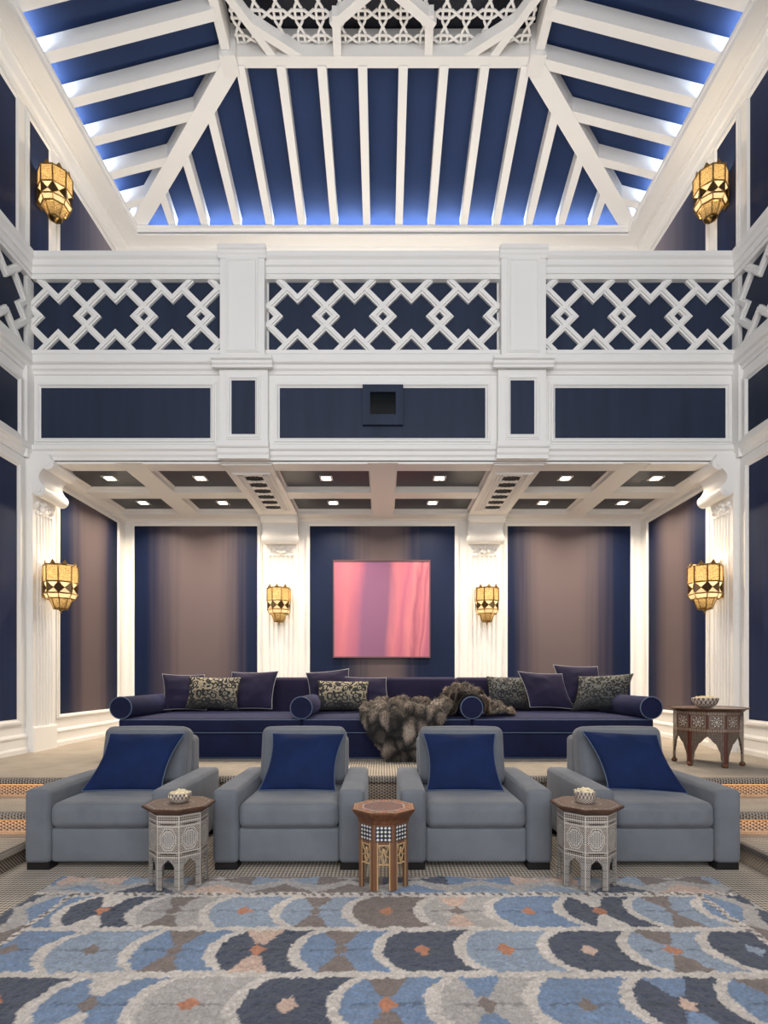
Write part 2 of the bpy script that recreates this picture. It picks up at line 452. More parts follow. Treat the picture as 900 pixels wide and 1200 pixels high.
# back wall, lower storey
for (a, b, k) in ((-4.135, -2.09, 'bl'), (-1.216, 1.196, 'bc'), (2.075, 4.12, 'br')):
    panel(fr_back, wb, a, b, 0.90, 3.875, OM[k])
def baseboard(fr, name, u0, u1):
    mb = MB()
    sweep(mb, fr, [(0, HP), (0.045, HP), (0.045, HP+0.05), (0.03, HP+0.075), (0.025, HP+0.17), (0.04, HP+0.185), (0.04, HP+0.205), (0.015, HP+0.23), (0, HP+0.23)], u0, u1)
    o = mb.build(name, M_white); o['kind'] = 'structure'
baseboard(fr_back, 'baseboard_back', -4.3, 4.3)
baseboard(fr_left, 'baseboard_left', 4.9, 9.1)
baseboard(fr_right, 'baseboard_right', 4.9, 9.1)

# lattice of the balustrades ------------------------------------------------
PER = 0.689
def strip_poly(pts, wd):
    """mitred ribbon outline of a polyline"""
    pts = [Vector(p) for p in pts]; L, R = [], []
    for i, p in enumerate(pts):
        d1 = (p-pts[i-1]).normalized() if i else None
        d2 = (pts[i+1]-p).normalized() if i < len(pts)-1 else None
        if d1 is None: n = Vector((-d2.y, d2.x)); k = 1
        elif d2 is None: n = Vector((-d1.y, d1.x)); k = 1
        else:
            n1, n2 = Vector((-d1.y, d1.x)), Vector((-d2.y, d2.x)); n = (n1+n2).normalized(); k = 1/max(0.4, n.dot(n1))
        L.append(p+n*(wd/2*k)); R.append(p-n*(wd/2*k))
    return L, R
def ribbon(mb, fr, pts, wd, n0, n1):
    """ribbon with a raised middle fillet"""
    Lo, Ro = strip_poly(pts, wd); Li, Ri = strip_poly(pts, wd*0.55)
    vs, fs = [], []
    m = n0+(n1-n0)*0.62
    for i in range(len(pts)):
        for q, n in ((Lo[i], n0), (Lo[i], m), (Li[i], m), (Li[i], n1), (Ri[i], n1), (Ri[i], m), (Ro[i], m), (Ro[i], n0)):
            vs.append(fr(q[0], n, q[1]))
    for i in range(len(pts)-1):
        for k in range(8):
            l = (k+1) % 8; fs.append((i*8+k, i*8+l, i*8+8+l, i*8+8+k))
    fs += [tuple(range(8))[::-1], tuple((len(pts)-1)*8+k for k in range(8))]
    return mb.add(vs, fs)
def clip_poly(pts, u0, u1):
    """pieces of a polyline inside u0..u1"""
    out, cur = [], []
    for p, q in zip(pts[:-1], pts[1:]):
        t0, t1 = 0.0, 1.0; d = q[0]-p[0]
        if abs(d) < 1e-9:
            if not u0 <= p[0] <= u1: continue
        else:
            ta, tb = sorted(((u0-p[0])/d, (u1-p[0])/d)); t0, t1 = max(t0, ta), min(t1, tb)
        if t1-t0 < 0.04:
            if cur: out.append(cur); cur = []
            continue
        a = (p[0]+(q[0]-p[0])*t0, p[1]+(q[1]-p[1])*t0); b = (p[0]+(q[0]-p[0])*t1, p[1]+(q[1]-p[1])*t1)
        if cur and abs(cur[-1][0]-a[0])+abs(cur[-1][1]-a[1]) < 1e-6: cur.append(b)
        else:
            if cur: out.append(cur)
            cur = [a, b]
        if t1 < 1: out.append(cur); cur = []
    if cur: out.append(cur)
    return out
LZ0, LZ1 = 5.29, 6.16
def lattice_bay(fr, par, u0, u1, phase, n_back=0.01, n_front=0.06):
    bk = fbox(MB(), fr, u0, u1, n_back-0.02, n_back, LZ0-0.02, LZ1+0.02).build('lattice_panel', M_navy, par)
    zc = (LZ0+LZ1)/2; q = 0.113; H = (LZ1-LZ0)/2+0.01
    vt = 0.21                      # tip of each V above the centre line
    k0 = math.floor((u0-phase)/PER)-1; k1 = math.ceil((u1-phase)/PER)+1
    ex = 0.02
    for k in range(k0, k1+1):
        c = phase+k*PER
        xe = 0.223; ze = q+xe
        lines = [[(c-xe, zc+ze), (c+q, zc), (c-xe, zc-ze)], [(c+xe, zc+ze), (c-q, zc), (c+xe, zc-ze)]]
        v = c+PER/2; a = H-vt
        lines += [[(v-a, zc+H), (v, zc+vt), (v+a, zc+H)], [(v-a, zc-H), (v, zc-vt), (v+a, zc-H)]]
        for i, ln in enumerate(lines):
            for piece in clip_poly(ln, u0-ex, u1+ex):
                mb = MB(); ribbon(mb, fr, piece, 0.080, n_back, n_front+0.0015*i); mb.build('lattice_bar', M_white, bk)

# band shared by balcony front and side walls
def rails(fr, par, u0, u1, base=0.0, cap_end=0.0):
    mb = MB()
    sweep(mb, fr, [(base-0.02, 6.19), (base+0.055, 6.19), (base+0.06, 6.215), (base+0.075, 6.22), (base+0.08, 6.29), (base+0.10, 6.30), (base+0.105, 6.36), (base+0.135, 6.385), (base+0.14, 6.44), (base-0.02, 6.44)], u0, u1)
    mb.build('top_rail', M_white, par)
    mb = MB(); sweep(mb, fr, [(base-0.02, 6.15), (base+0.075, 6.15), (base+0.075, 6.192), (base-0.02, 6.192)], u0, u1); mb.build('rail_fillet', M_white, par)
    mb = MB(); sweep(mb, fr, [(base-0.02, 5.19), (base+0.09, 5.19), (base+0.09, 5.235), (base+0.07, 5.26), (base+0.07, 5.30), (base-0.02, 5.30)], u0, u1); mb.build('bottom_rail', M_white, par)
    mb = MB(); sweep(mb, fr, cornice(5.19, 5.03, 0.10, base), u0, u1); mb.build('cornice', M_white, par)
    mb = MB(); sweep(mb, fr, cornice(4.16, 3.99, 0.07, base), u0, u1); mb.build('lower_cornice', M_white, par)

# balcony ------------------------------------------------------------------
bal = struct('balcony')
MB().box((-4.3, YB, 3.99), (4.3, YB+0.25, 6.43)).build('parapet', M_white, bal)
MB().box((-4.3, YB+0.25, 4.9), (4.3, 9.1, 5.15)).build('gallery_floor', M_white, bal)
rails(fr_balc, bal, -4.28, 4.28)
lattice_bay(fr_balc, bal, -1.385, 1.385, 0.0)
lattice_bay(fr_balc, bal, -4.25, -1.965, -4.272)
lattice_bay(fr_balc, bal, 1.965, 4.25, 4.272)
for a, b in ((PX(49, YB), PX(247, YB)), (PX(328, YB), PX(568.5, YB)), (PX(650, YB), PX(849.5, YB))):
    fbox(MB(), fr_balc, a-0.004, b+0.004, 0.0, 0.012, 4.256, 4.874).build('fascia_panel', M_navy, bal)
    ring(MB(), fr_balc, a-0.075, b+0.075, 4.185, 4.945, 0.075, 0.04).build('panel_frame', M_white, bal)
for s in (-1, 1):
    c = s*1.675
    post = MB(); fbox(post, fr_balc, c-0.265, c+0.265, 0, 0.15, 5.16, 6.36); post = post.build('post', M_white, bal)
    mb = MB(); ring(mb, fr_balc, c-0.195, c+0.195, 5.22, 6.34, 0.045, 0.022, 0.15); mb.build('post_frame', M_white, post)
    fbox(MB(), fr_balc, c-0.16, c+0.16, 0.15, 0.158, 5.26, 6.30).build('post_panel', M_white, post)
    mb = MB(); sweep(mb, fr_balc, cornice(6.475, 6.34, 0.05, 0.15), c-0.285, c+0.285); mb.build('post_cap', M_white, post)
    mb = MB(); sweep(mb, fr_balc, cornice(5.165, 5.05, 0.07, 0.13), c-0.36, c+0.36); mb.build('post_base', M_white, post)
    low = MB(); fbox(low, fr_balc, c-0.29, c+0.29, 0, 0.085, 3.985, 5.06); low = low.build('pedestal', M_white, bal)
    fbox(MB(), fr_balc, c-0.145, c+0.145, 0.085, 0.094, 4.27, 4.92).build('pedestal_panel', M_navy, low)
    ring(MB(), fr_balc, c-0.205, c+0.205, 4.21, 4.98, 0.062, 0.03, 0.085).build('pedestal_frame', M_white, low)
    mb = MB(); sweep(mb, fr_balc, cornice(4.17, 3.98, 0.065, 0.085), c-0.31, c+0.31); mb.build('pedestal_cornice', M_white, low)
    # corner posts where the balcony meets the side walls
    fbox(MB(), fr_balc, s*4.3, s*4.245, 0, 0.13, 3.99, 6.36).build('corner_post', M_white, bal)

# projector port
pp = empty('projector_port', (0, YB-0.012, PZ(500, YB)))
mb = MB()
for (a, b, c, d) in ((-0.245, 0.245, 0, 0.125), (-0.245, 0.245, 0.395, 0.485), (-0.245, -0.155, 0.125, 0.395), (0.155, 0.245, 0.125, 0.395)):
    mb.box((a, -0.045, c), (b, 0, d))
mb.build('surround', M_navy, pp)
mb = MB()
mb.box((-0.155, -0.012, 0.125), (0.155, -0.006, 0.395)); mb.build('port_back', pmat('port_black', (0.004, 0.006, 0.007), 0.12), pp)
tag(pp, 'navy square projector port with dark glass in the central balcony panel', 'projector port')

# side walls ----------------------------------------------------------------
for fr, par in ((fr_left, wl), (fr_right, wr)):
    panel(fr, par, 7.24, 8.82, 0.865, 3.855, OM['s'], fw=0.06)
    for a, b in ((4.02, 6.40), (1.4, 3.78), (-1.2, 1.16)): panel(fr, par, a, b, 0.86, 3.83, M_deep, fw=0.08)
    rails(fr, par, -2.4, YB, 0.0)
    lattice_bay(fr, par, 1.5, YB-0.10, YB-0.10-0.03)
    for a, b in ((4.0, 6.41), (1.4, 3.80), (-1.2, 1.2)):
        fbox(MB(), fr, a-0.004, b+0.004, 0.0, 0.012, 4.236, 4.845).build('fascia_panel', M_navy, par)
        ring(MB(), fr, a-0.075, b+0.075, 4.16, 4.92, 0.075, 0.035).build('panel_frame', M_white, par)
    for a, b, m in ((4.0, 6.38, M_deep), (6.63, 7.01, M_deep), (7.25, 8.80, OM['u']), (1.4, 3.78, M_deep)):
        panel(fr, par, a, b, 6.25, 8.12, m, fw=0.06, dep=0.03)
    mb = MB(); sweep(mb, fr, [(0, 8.22), (0.02, 8.22), (0.03, 8.28), (0.06, 8.30), (0.09, 8.40), (0.12, 8.41), (0.12, 8.46), (0, 8.46)], -2.4, 9.1); mb.build('crown_moulding', M_white, par)
    # crown inside the alcove
    mb = MB(); sweep(mb, fr, [(0, 3.92), (0.02, 3.92), (0.03, 3.95), (0.09, 3.96), (0.14, 4.0), (0.17, 4.05), (0.17, 4.08), (0, 4.08)], YB+0.2, 9.1); mb.build('alcove_crown', M_white, par)
panel(fr_back, wb, -4.1, -2.1, 6.2, 8.1, OM['bl'], fw=0.06)
panel(fr_back, wb, 2.1, 4.1, 6.2, 8.1, OM['br'], fw=0.06)
mb = MB(); sweep(mb, fr_back, [(0, 8.22), (0.02, 8.22), (0.03, 8.28), (0.06, 8.30), (0.09, 8.40), (0.12, 8.41), (0.12, 8.46), (0, 8.46)], -4.3, 4.3); mb.build('crown_moulding', M_white, wb)
mb = MB(); sweep(mb, fr_back, [(0, 3.92), (0.02, 3.92), (0.03, 3.95), (0.09, 3.96), (0.14, 4.0), (0.17, 4.05), (0.17, 4.08), (0, 4.08)], -4.3, 4.3); mb.build('alcove_crown', M_white, wb)

# fluted pilasters with scroll consoles --------------------------------------
def scroll_profile():
    pts = [(0, 4.04), (0.20, 4.04)]
    c1, r1, c2, r2 = (0.185, 3.920), 0.074, (0.085, 3.605), 0.078
    for k in range(11):
        a = math.radians(60-k*19); pts.append((c1[0]+r1*math.cos(a), c1[1]+r1*math.sin(a)))
    e = pts[-1]
    for t in (0.2, 0.4, 0.6, 0.8):
        x0, z0 = e; x1, z1 = c2[0]+r2*math.cos(math.radians(60)), c2[1]+r2*math.sin(math.radians(60))
        pts.append((x0+(x1-x0)*t-0.05*math.sin(PI*t), z0+(z1-z0)*t))
    for k in range(11):
        a = math.radians(60-k*22); pts.append((c2[0]+r2*math.cos(a), c2[1]+r2*math.sin(a)))
    pts.append((0, 3.545))
    return pts, (c1, r1, c2, r2)
def pilaster(fr, par, c, hw, d0, side=False):
    """fr frame, centre u=c, half width hw, projection d0"""
    p = MB()
    k = 6; pts = [(-hw, 0), (-hw, d0)]
    m = 0.05; step = (2*hw-2*m)/k; r = step*0.36
    for i in range(k):
        cc = -hw+m+step*(i+0.5)
        for j in range(7):
            a = PI-PI*j/6; pts.append((cc+r*math.cos(a), d0-r*1.0*math.sin(a)))
    pts += [(hw, d0), (hw, 0)]
    p.prism(pts, lambda a, b, h: fr(c+a, b, h), 0.745, 3.36)
    shaft = p.build('pilaster', M_white, par)
    mb = MB(); fbox(mb, fr, c-hw, c+hw, 0, d0, 3.36, 4.05); mb.build('pilaster_block', M_white, shaft)
    mb = MB(); fbox(mb, fr, c-hw-0.012, c+hw+0.012, 0, d0+0.02, HP, 0.735)
    sweep(mb, fr, [(0, 0.735), (d0+0.02, 0.735), (d0+0.012, 0.755), (0, 0.755)], c-hw-0.006, c+hw+0.006); mb.build('plinth', M_white, shaft)
    prof, (c1, r1, c2, r2) = scroll_profile()
    mb = MB(); mb.prism(prof, lambda a, b, h: fr(c+h, d0+a, b), -hw-0.02, hw+0.02)
    con = mb.build('scroll_console', M_white, shaft); smooth_by_angle(con, 35)
    mb = MB()
    for e in (-1, 1):
        for (cc, rr) in ((c1, r1), (c2, r2)):
            for q, dd in ((0.80, 0.010), (0.45, 0.020)):
                poly = [(cc[0]+rr*q*math.cos(2*PI*t/16), cc[1]+rr*q*math.sin(2*PI*t/16)) for t in range(16)]
                mb.prism(poly, lambda a, b, h: fr(c+h, d0+a, b), e*(hw+0.015), e*(hw+0.02+dd))
    mb.build('volute', M_white, shaft)
    mb = MB(); zc = 3.45
    for t in range(6):
        a = 2*PI*t/6+PI/6; q = fr(c+0.062*math.cos(a), d0+0.008, zc+0.045*math.sin(a)); mb.ball(q, 0.036, 8, 6)
    mb.ball(fr(c, d0+0.015, zc), 0.03, 8, 6)
    for e in (-1, 1): mb.ball(fr(c+e*0.14, d0+0.004, zc+0.02), 0.03, 8, 6); mb.ball(fr(c+e*0.17, d0+0.002, zc-0.02), 0.022, 8, 6)
    mb.build('rosette', M_white, shaft, smooth=True)
    mb = MB()
    for i in range(k): mb.ball(fr(c-hw+m+step*(i+0.5), d0+0.002, 3.365), 0.022, 8, 5)
    mb.build('beading', M_white, shaft, smooth=True)
for fr, par in ((fr_left, wl), (fr_right, wr)): pilaster(fr, par, 6.80, 0.225, 0.085)
for s in (-1, 1): pilaster(fr_back, wb, s*1.67, 0.265, 0.12)

# ------------------------------------------------------------------ alcove ceiling
ca = struct('ceiling_alcove')
MB().box((-4.3, YB+0.02, 4.075), (4.3, 9.1, 4.2)).build('ceiling_slab', M_white, ca)
XB = [(-4.13, -3.25), (-2.95, -1.98), (-1.365, -0.165), (0.165, 1.365), (1.98, 2.95), (3.25, 4.13)]
YR = [(6.93, 7.73), (8.00, 8.75)]
for y0, y1 in YR:
    for a, b in XB:
        pn = MB().box((a-0.02, y0-0.02, 4.050), (b+0.02, y1+0.02, 4.065)).build('coffer_panel', M_coffer, ca)
        mb = MB()
        fr = lambda u, n, z: (u, z, 4.050-n)
        ring(mb, fr, a-0.03, b+0.03, y0-0.03, y1+0.03, 0.05, 0.03); mb.build('coffer_moulding', M_white, pn)
def vbeam(x0, x1, z=3.97): return MB().box((x0, 6.70, z), (x1, 9.0, 4.07)).build('coffer_beam', M_white, ca)
for x0, x1 in ((-3.25, -2.95), (-0.165, 0.165), (2.95, 3.25)): vbeam(x0, x1)
vb = [vbeam(-1.98, -1.365, 3.955), vbeam(1.365, 1.98, 3.955)]
for y0, y1 in ((7.73, 8.00), (6.67, 6.93), (8.75, 9.05)):
    MB().box((-4.2, y0, 3.972), (4.2, y1, 4.07)).build('cross_beam', M_white, ca)
for a, b in XB:
    mb = MB(); mb.box((a+0.02, 6.66, 3.955), (b-0.02, 6.80, 3.972)); mb.build('beam_moulding', M_white, ca)

names_row = ('front', 'rear'); names_col = ('outermost left', 'second from left', 'left middle', 'right middle', 'second from right', 'outermost right')
M_led = emis('downlight_glow', (1.0, 0.93, 0.82), 14)
proto = None
for r, (y0, y1) in enumerate(YR):
    for k, (a, b) in enumerate(XB):
        x, y = (a+b)/2, (7.38, 8.41)[r]
        if proto is None:
            proto = empty('ceiling_light', (x, y, 4.052))
            mb = MB()
            for q in ((-0.085, -0.085, 0.085, -0.06), (-0.085, 0.06, 0.085, 0.085), (-0.085, -0.06, -0.06, 0.06), (0.06, -0.06, 0.085, 0.06)):
                mb.box((q[0], q[1], -0.014), (q[2], q[3], 0))
            mb.build('frame', M_white, proto)
            MB().box((-0.06, -0.06, -0.006), (0.06, 0.06, -0.001)).build('diffuser', M_led, proto)
            t = proto
        else: t = copy_tree(proto); t.location = (x, y, 4.052)
        tag(t, f'small square downlight in the {names_col[k]} coffer of the {names_row[r]} row under the balcony', 'ceiling light', 'square downlights in the coffers')
        area('downlight_lamp', (x, y, 4.02), (0, 0, 0), 0.1, 0.1, 20, WARM, spread=math.radians(142))

# carved air grilles on the wide beams
def make_vent(x):
    v = empty('air_grille', (x, 7.72, 3.955))
    MB().box((-0.20, -0.72, -0.006), (0.20, 0.72, 0.0)).build('duct', M_dark, v)
    mb = MB(); fr = lambda u, n, z: (u, z, -n)
    ring(mb, fr, -0.245, 0.245, -0.78, 0.78, 0.05, 0.022); mb.build('frame', M_white, v)
    mb = MB()
    for e in (-1, 1):
        for i in range(36):
            yy = -0.70+1.40*(i+0.5)/36
            mb.box((min(e*0.12, e*0.20), yy-0.009, -0.016), (max(e*0.12, e*0.20), yy+0.009, -0.004))
        for xx in (0.122, 0.160, 0.196): mb.box((e*xx-0.006, -0.72, -0.018), (e*xx+0.006, 0.72, -0.004))
    for i in range(7):
        yy = -0.72+1.44*i/6
        for dx in (-0.09, -0.03, 0.03, 0.09):
            mb.ball((dx, yy, -0.010), (0.045, 0.042 if abs(dx) < .05 else 0.062, 0.010), 8, 4)
    mb.build('fretwork', M_white, v)
    return v
for s, nm in ((-1, 'left'), (1, 'right')):
    tag(make_vent(s*1.672), f'white carved air grille with dark openings on the {nm} wide ceiling beam', 'air vent', 'carved air grilles')

# ------------------------------------------------------------------ roof
cl = struct('ceiling')
R0, R1, RY1, ZT = CXI, 1.985, 6.98, 9.13           # eave half width, lantern half width, lantern back edge, lantern height
RF0, RF1 = CYF, 0.6
def eave_x(s): return s*R0
mb = MB()
mb.box((-4.3, CYI, 8.45), (4.3, 9.1, 8.50)); mb.box((-4.3, -2.4, 8.45), (4.3, CYF, 8.50))
mb.box((-4.3, CYF, 8.45), (-R0, CYI, 8.50)); mb.box((R0, CYF, 8.45), (4.3, CYI, 8.50)); mb.build('soffit', M_white, cl)
def lip(parent):
    prof = [(-0.02, 8.44), (0.02, 8.44), (0.02, 8.47), (0.0, 8.48), (0.0, 8.54), (0.025, 8.55), (0.025, CZL), (-0.03, CZL), (-0.03, 8.44)]
    k = len(prof); vs = []
    for (x, y, sx, sy) in ((-R0, CYF, 1, 1), (R0, CYF, -1, 1), (R0, CYI, -1, -1), (-R0, CYI, 1, -1)):
        for a, z in prof: vs.append((x+sx*a, y+sy*a, z))
    fs = []
    for c in range(4):
        d = (c+1) % 4
        for i in range(k): fs.append((c*k+i, c*k+(i+1) % k, d*k+(i+1) % k, d*k+i))
    MB().add(vs, fs).build('cove_lip', M_white, parent)
    # fine bead near the wall edge of the soffit
    mb = MB()
    for s in (-1, 1): mb.box((min(s*4.12, s*4.135), -2.4, 8.437), (max(s*4.12, s*4.135), 9.0, 8.452))
    mb.build('soffit_bead', M_white, parent)
lip(cl)
EO = 0.30                                            # roof skin starts behind the cove strip
ze = 8.62; sl = (ZT-ze)/(R0-R1)
def slope(name, quad): 
    up = [(x, y, z+0.05) for x, y, z in quad]
    MB().add(list(quad)+up, [(0,1,2,3),(7,6,5,4),(0,4,5,1),(1,5,6,2),(2,6,7,3),(3,7,4,0)]).build(name, M_roof, cl)
zo = ze-sl*EO+0.20; zt = ZT+0.20
A = [(-R0-EO, CYI+EO), (R0+EO, CYI+EO), (R0+EO, RF0-EO), (-R0-EO, RF0-EO)]
B = [(-R1, RY1), (R1, RY1), (R1, RF1), (-R1, RF1)]
for i in range(4):
    j = (i+1) % 4; slope('roof_slope', [(*A[i], zo), (*A[j], zo), (*B[j], zt), (*B[i], zt)])
# rafters: bars just under the skin
def rafter(p, q, name='rafter', wd=0.115, h=0.19):
    p, q = Vector(p), Vector(q); mb = MB(); mb.bar(p, q, wd, h); return mb.build(name, M_white, cl)
RD = 0.092
def zat_side(x): return ze+sl*(R0-abs(x))+RD
slb = (ZT-ze)/(CYI-RY1)
def zat_back(y): return ze+slb*(CYI-y)+RD
for k in range(-8, 8):
    x = 0.26+0.52*k
    if abs(x) > R0: continue
    if abs(x) <= R1: ytop = RY1
    else: ytop = CYI-(CYI-RY1)*(R0-abs(x))/(R0-R1)
    if CYI-ytop < 0.12: continue
    rafter((x, CYI+0.06, zat_back(CYI+0.06)), (x, ytop, zat_back(ytop)))
for s in (-1, 1):
    for k in range(20):
        y = 8.41-0.5*k
        if y < RF0: continue
        if y > RY1: xt = R0-(R0-R1)*(CYI-y)/(CYI-RY1)
        elif y < RF1: xt = R0-(R0-R1)*(y-RF0)/(RF1-RF0)
        else: xt = R1
        if R0-xt < 0.15: continue
        rafter((s*(R0+0.06), y, zat_side(R0+0.06)), (s*xt, y, zat_side(xt)))
    rafter((s*(R0+0.05), CYI+0.05, ze+RD-0.01), (s*(R1-0.02), RY1-0.01, ZT+RD+0.0), 'hip_rafter', 0.22, 0.24)
    rafter((s*(R0+0.05), RF0-0.05, ze+RD-0.01), (s*R1, RF1, ZT+RD-0.01), 'hip_rafter', 0.22, 0.24)
    MB().box((min(s*1.90, s*2.01), RF1, 9.15), (max(s*1.90, s*2.01), RY1+0.01, 9.50)).build('ridge_beam', M_white, cl)
MB().box((-2.01, RY1-0.12, 9.15), (2.01, RY1+0.01, 9.501)).build('ridge_beam', M_white, cl)
MB().box((-2.06, RF1-0.08, 9.07), (2.06, RF1+0.08, 9.50)).build('ridge_beam', M_white, cl)
MB().box((-2.1, RF1-0.1, 9.52), (2.1, RY1+0.1, 9.6)).build('lantern_ceiling', pmat('lantern_navy', (0.03, 0.032, 0.045), 0.5), cl)
for s in (-1, 1):
    MB().box((min(s*1.84, s*2.04), 6.79, 9.085), (max(s*1.84, s*2.04), 7.03, 9.49)).build('ridge_corner', M_white, cl)
# pierced screen
ZS = 9.30; PS = 0.253; mb = MB(); dd = 0.040; hw_ = 0.066; wd = 0.027
seg_n = 0
def seg(p, q):
    global seg_n
    seg_n += 1; z = ZS+0.0017*(seg_n % 8)
    mb.bar((*p, z), (*q, z), wd, 0.014)
for i in range(-8, 8):
    for j in range(0, 14):
        nx, ny = i*PS, 6.80-j*PS
        if abs(nx) > 1.9: continue
        for sg in (-1, 1):
            o = sg*dd
            seg((nx-hw_, ny+o), (nx+hw_, ny+o)); seg((nx+o, ny-hw_), (nx+o, ny+hw_))
            if nx+PS < 1.95: seg((nx+hw_, ny+o), (nx+PS-hw_, ny-o))
            seg((nx+o, ny-hw_), (nx-o, ny-PS+hw_))
stuff(mb.build('lattice_screen', M_white, cl))
ZBm = 9.225; lb_n = 0
def lb(p, q, wd=0.10, h=0.13):
    p, q = Vector(p), Vector(q); e = (q-p).normalized()*0.045; p, q = p-e, q+e
    global lb_n
    lb_n += 1; z = ZBm+0.002*(lb_n % 7)
    MB().bar((*p, z), (*q, z), wd, h).build('lantern_beam', M_white, cl)
for s in (-1, 1):
    lb((s*0.575, 6.92), (s*0.555, 6.50)); lb((s*0.575, 6.54), (s*0.02, 6.16))
    lb((s*1.36, 6.92), (s*1.80, 6.25), 0.09); lb((s*1.00, 6.92), (s*1.56, 6.58), 0.09)
    lb((s*1.80, 6.25), (s*1.90, 6.02), 0.09)
lb((0, 6.18), (0, 4.6)); 

# ------------------------------------------------------------------ sconces
M_pane, nt, b_ = newmat('amber_glass')
tr = nt.nodes.new('ShaderNodeBsdfTranslucent'); tp = nt.nodes.new('ShaderNodeBsdfTransparent'); ms = nt.nodes.new('ShaderNodeMixShader'); ms2 = nt.nodes.new('ShaderNodeMixShader')
tcn = nt.nodes.new('ShaderNodeTexCoord'); nn = nt.nodes.new('ShaderNodeTexVoronoi'); nn.inputs['Scale'].default_value = 90
nt.links.new(tcn.outputs['Object'], nn.inputs['Vector'])
rp = nt.nodes.new('ShaderNodeValToRGB'); rp.color_ramp.elements[0].color = (0.42, 0.32, 0.165, 1); rp.color_ramp.elements[1].color = (0.17, 0.11, 0.045, 1)
rp.color_ramp.elements[0].position = 0.2; rp.color_ramp.elements[1].position = 0.8
nt.links.new(nn.outputs['Distance'], rp.inputs['Fac'])
nt.links.new(rp.outputs[0], tr.inputs['Color']); nt.links.new(rp.outputs[0], b_.inputs['Base Color'])
b_.inputs['Roughness'].default_value = 0.3; b_.inputs['Metallic'].default_value = 0.6
ms.inputs[0].default_value = 0.5; nt.links.new(b_.outputs[0], ms.inputs[1]); nt.links.new(tr.outputs[0], ms.inputs[2])
nt.links.new(ms.outputs[0], nt.nodes['Material Output'].inputs['Surface'])
M_clear, nt, b_ = newmat('frosted_glass')
tr = nt.nodes.new('ShaderNodeBsdfTranslucent'); tr.inputs['Color'].default_value = (0.34, 0.28, 0.20, 1); ms = nt.nodes.new('ShaderNodeMixShader')
b_.inputs['Base Color'].default_value = (0.6, 0.5, 0.35, 1); b_.inputs['Roughness'].default_value = 0.3
ms.inputs[0].default_value = 0.75; nt.links.new(b_.outputs[0], ms.inputs[1]); nt.links.new(tr.outputs[0], ms.inputs[2])
nt.links.new(ms.outputs[0], nt.nodes['Material Output'].inputs['Surface'])
M_bulb = emis('bulb_glow', (1.0, 0.78, 0.5), 25)
def oct_ring(r, z, off=0.0, n=8): return [Vector((r*math.cos(2*PI*(i+off)/n+PI/8), -0.205+r*math.sin(2*PI*(i+off)/n+PI/8), z)) for i in range(n)]
def make_sconce():
    t = empty('wall_sconce', (0, 0, 0))
    Rm = 0.190
    top, pb, mid, wbt, bb, bk0, bk1 = oct_ring(Rm, 0.59), oct_ring(Rm, 0.385), oct_ring(0.155, 0.315, 0.5), oct_ring(Rm*0.98, 0.245), oct_ring(0.155, 0.185), oct_ring(0.125, 0.185), oct_ring(0.078, 0.065)
    for i in range(8):
        j = (i+1) % 8; mb = MB(); mb.add([top[i], top[j], pb[j], pb[i]], [(0, 1, 2, 3)]); mb.build('pane', M_pane, t, recalc=False)
    mb = MB(); md = MB(); ml = MB(); mk = MB()
    for i in range(8):
        j = (i+1) % 8; m0 = mid[i]; mp = mid[i-1]
        ml.add([pb[i], pb[j], m0], [(0, 1, 2)]); ml.add([wbt[i], wbt[j], m0], [(0, 1, 2)])
        md.add([pb[i], mp, wbt[i], m0], [(0, 1, 2, 3)])
        ml.add([wbt[i], wbt[j], bb[j], bb[i]], [(0, 1, 2, 3)])
        mk.add([bk0[i], bk0[j], bk1[j], bk1[i]], [(0, 1, 2, 3)])
        tip = (top[i]+top[j])/2+Vector((0, 0, 0.062)); tl = top[i].lerp(top[j], 0.22); tr_ = top[i].lerp(top[j], 0.78)
        nrm = Vector((tip.x, tip.y+0.205, 0)).normalized()*0.006
        mb.add([tl, tr_, tip, tl-nrm, tr_-nrm, tip-nrm], [(0, 1, 2), (5, 4, 3), (0, 3, 4, 1), (1, 4, 5, 2), (2, 5, 3, 0)])
    mb.build('crown', M_pane, t)
    ml.build('lower_panes', M_clear, t, recalc=False); md.build('waist_diamonds', pmat('dark_bronze', (0.09, 0.055, 0.025), 0.35, metal=0.8), t, recalc=False)
    mk.build('basket', M_pane, t, recalc=False)
    fr = MB()
    for ring_ in (top, pb, wbt, bb, bk1): fr.tube(ring_, 0.009, 5, closed=True)
    for i in range(8):
        fr.tube([top[i], pb[i]], 0.009, 5); fr.tube([pb[i], mid[i], wbt[i]], 0.0045, 4); fr.tube([pb[i], mid[i-1], wbt[i]], 0.0045, 4)
        fr.tube([wbt[i], bb[i]], 0.006, 5); fr.tube([bk0[i], bk1[i]], 0.006, 5)
    fr.build('frame', M_brass, t)
    MB().lathe([(0.0, 0.0), (0.012, 0.012), (0.006, 0.025), (0.018, 0.04), (0.03, 0.055), (0.078, 0.066), (0.0, 0.07)], 12, (0, -0.205, 0)).build('finial', M_brass, t, smooth=True)
    mb = MB(); mb.box((-0.05, -0.012, 0.20), (0.05, 0.0, 0.46)); mb.box((-0.014, -0.06, 0.315), (0.014, -0.005, 0.34)); mb.build('back_plate', M_brass, t)
    MB().ball((0, -0.205, 0.40), (0.028, 0.028, 0.045), 10, 8).build('bulb', M_bulb, t, smooth=True)
    return t
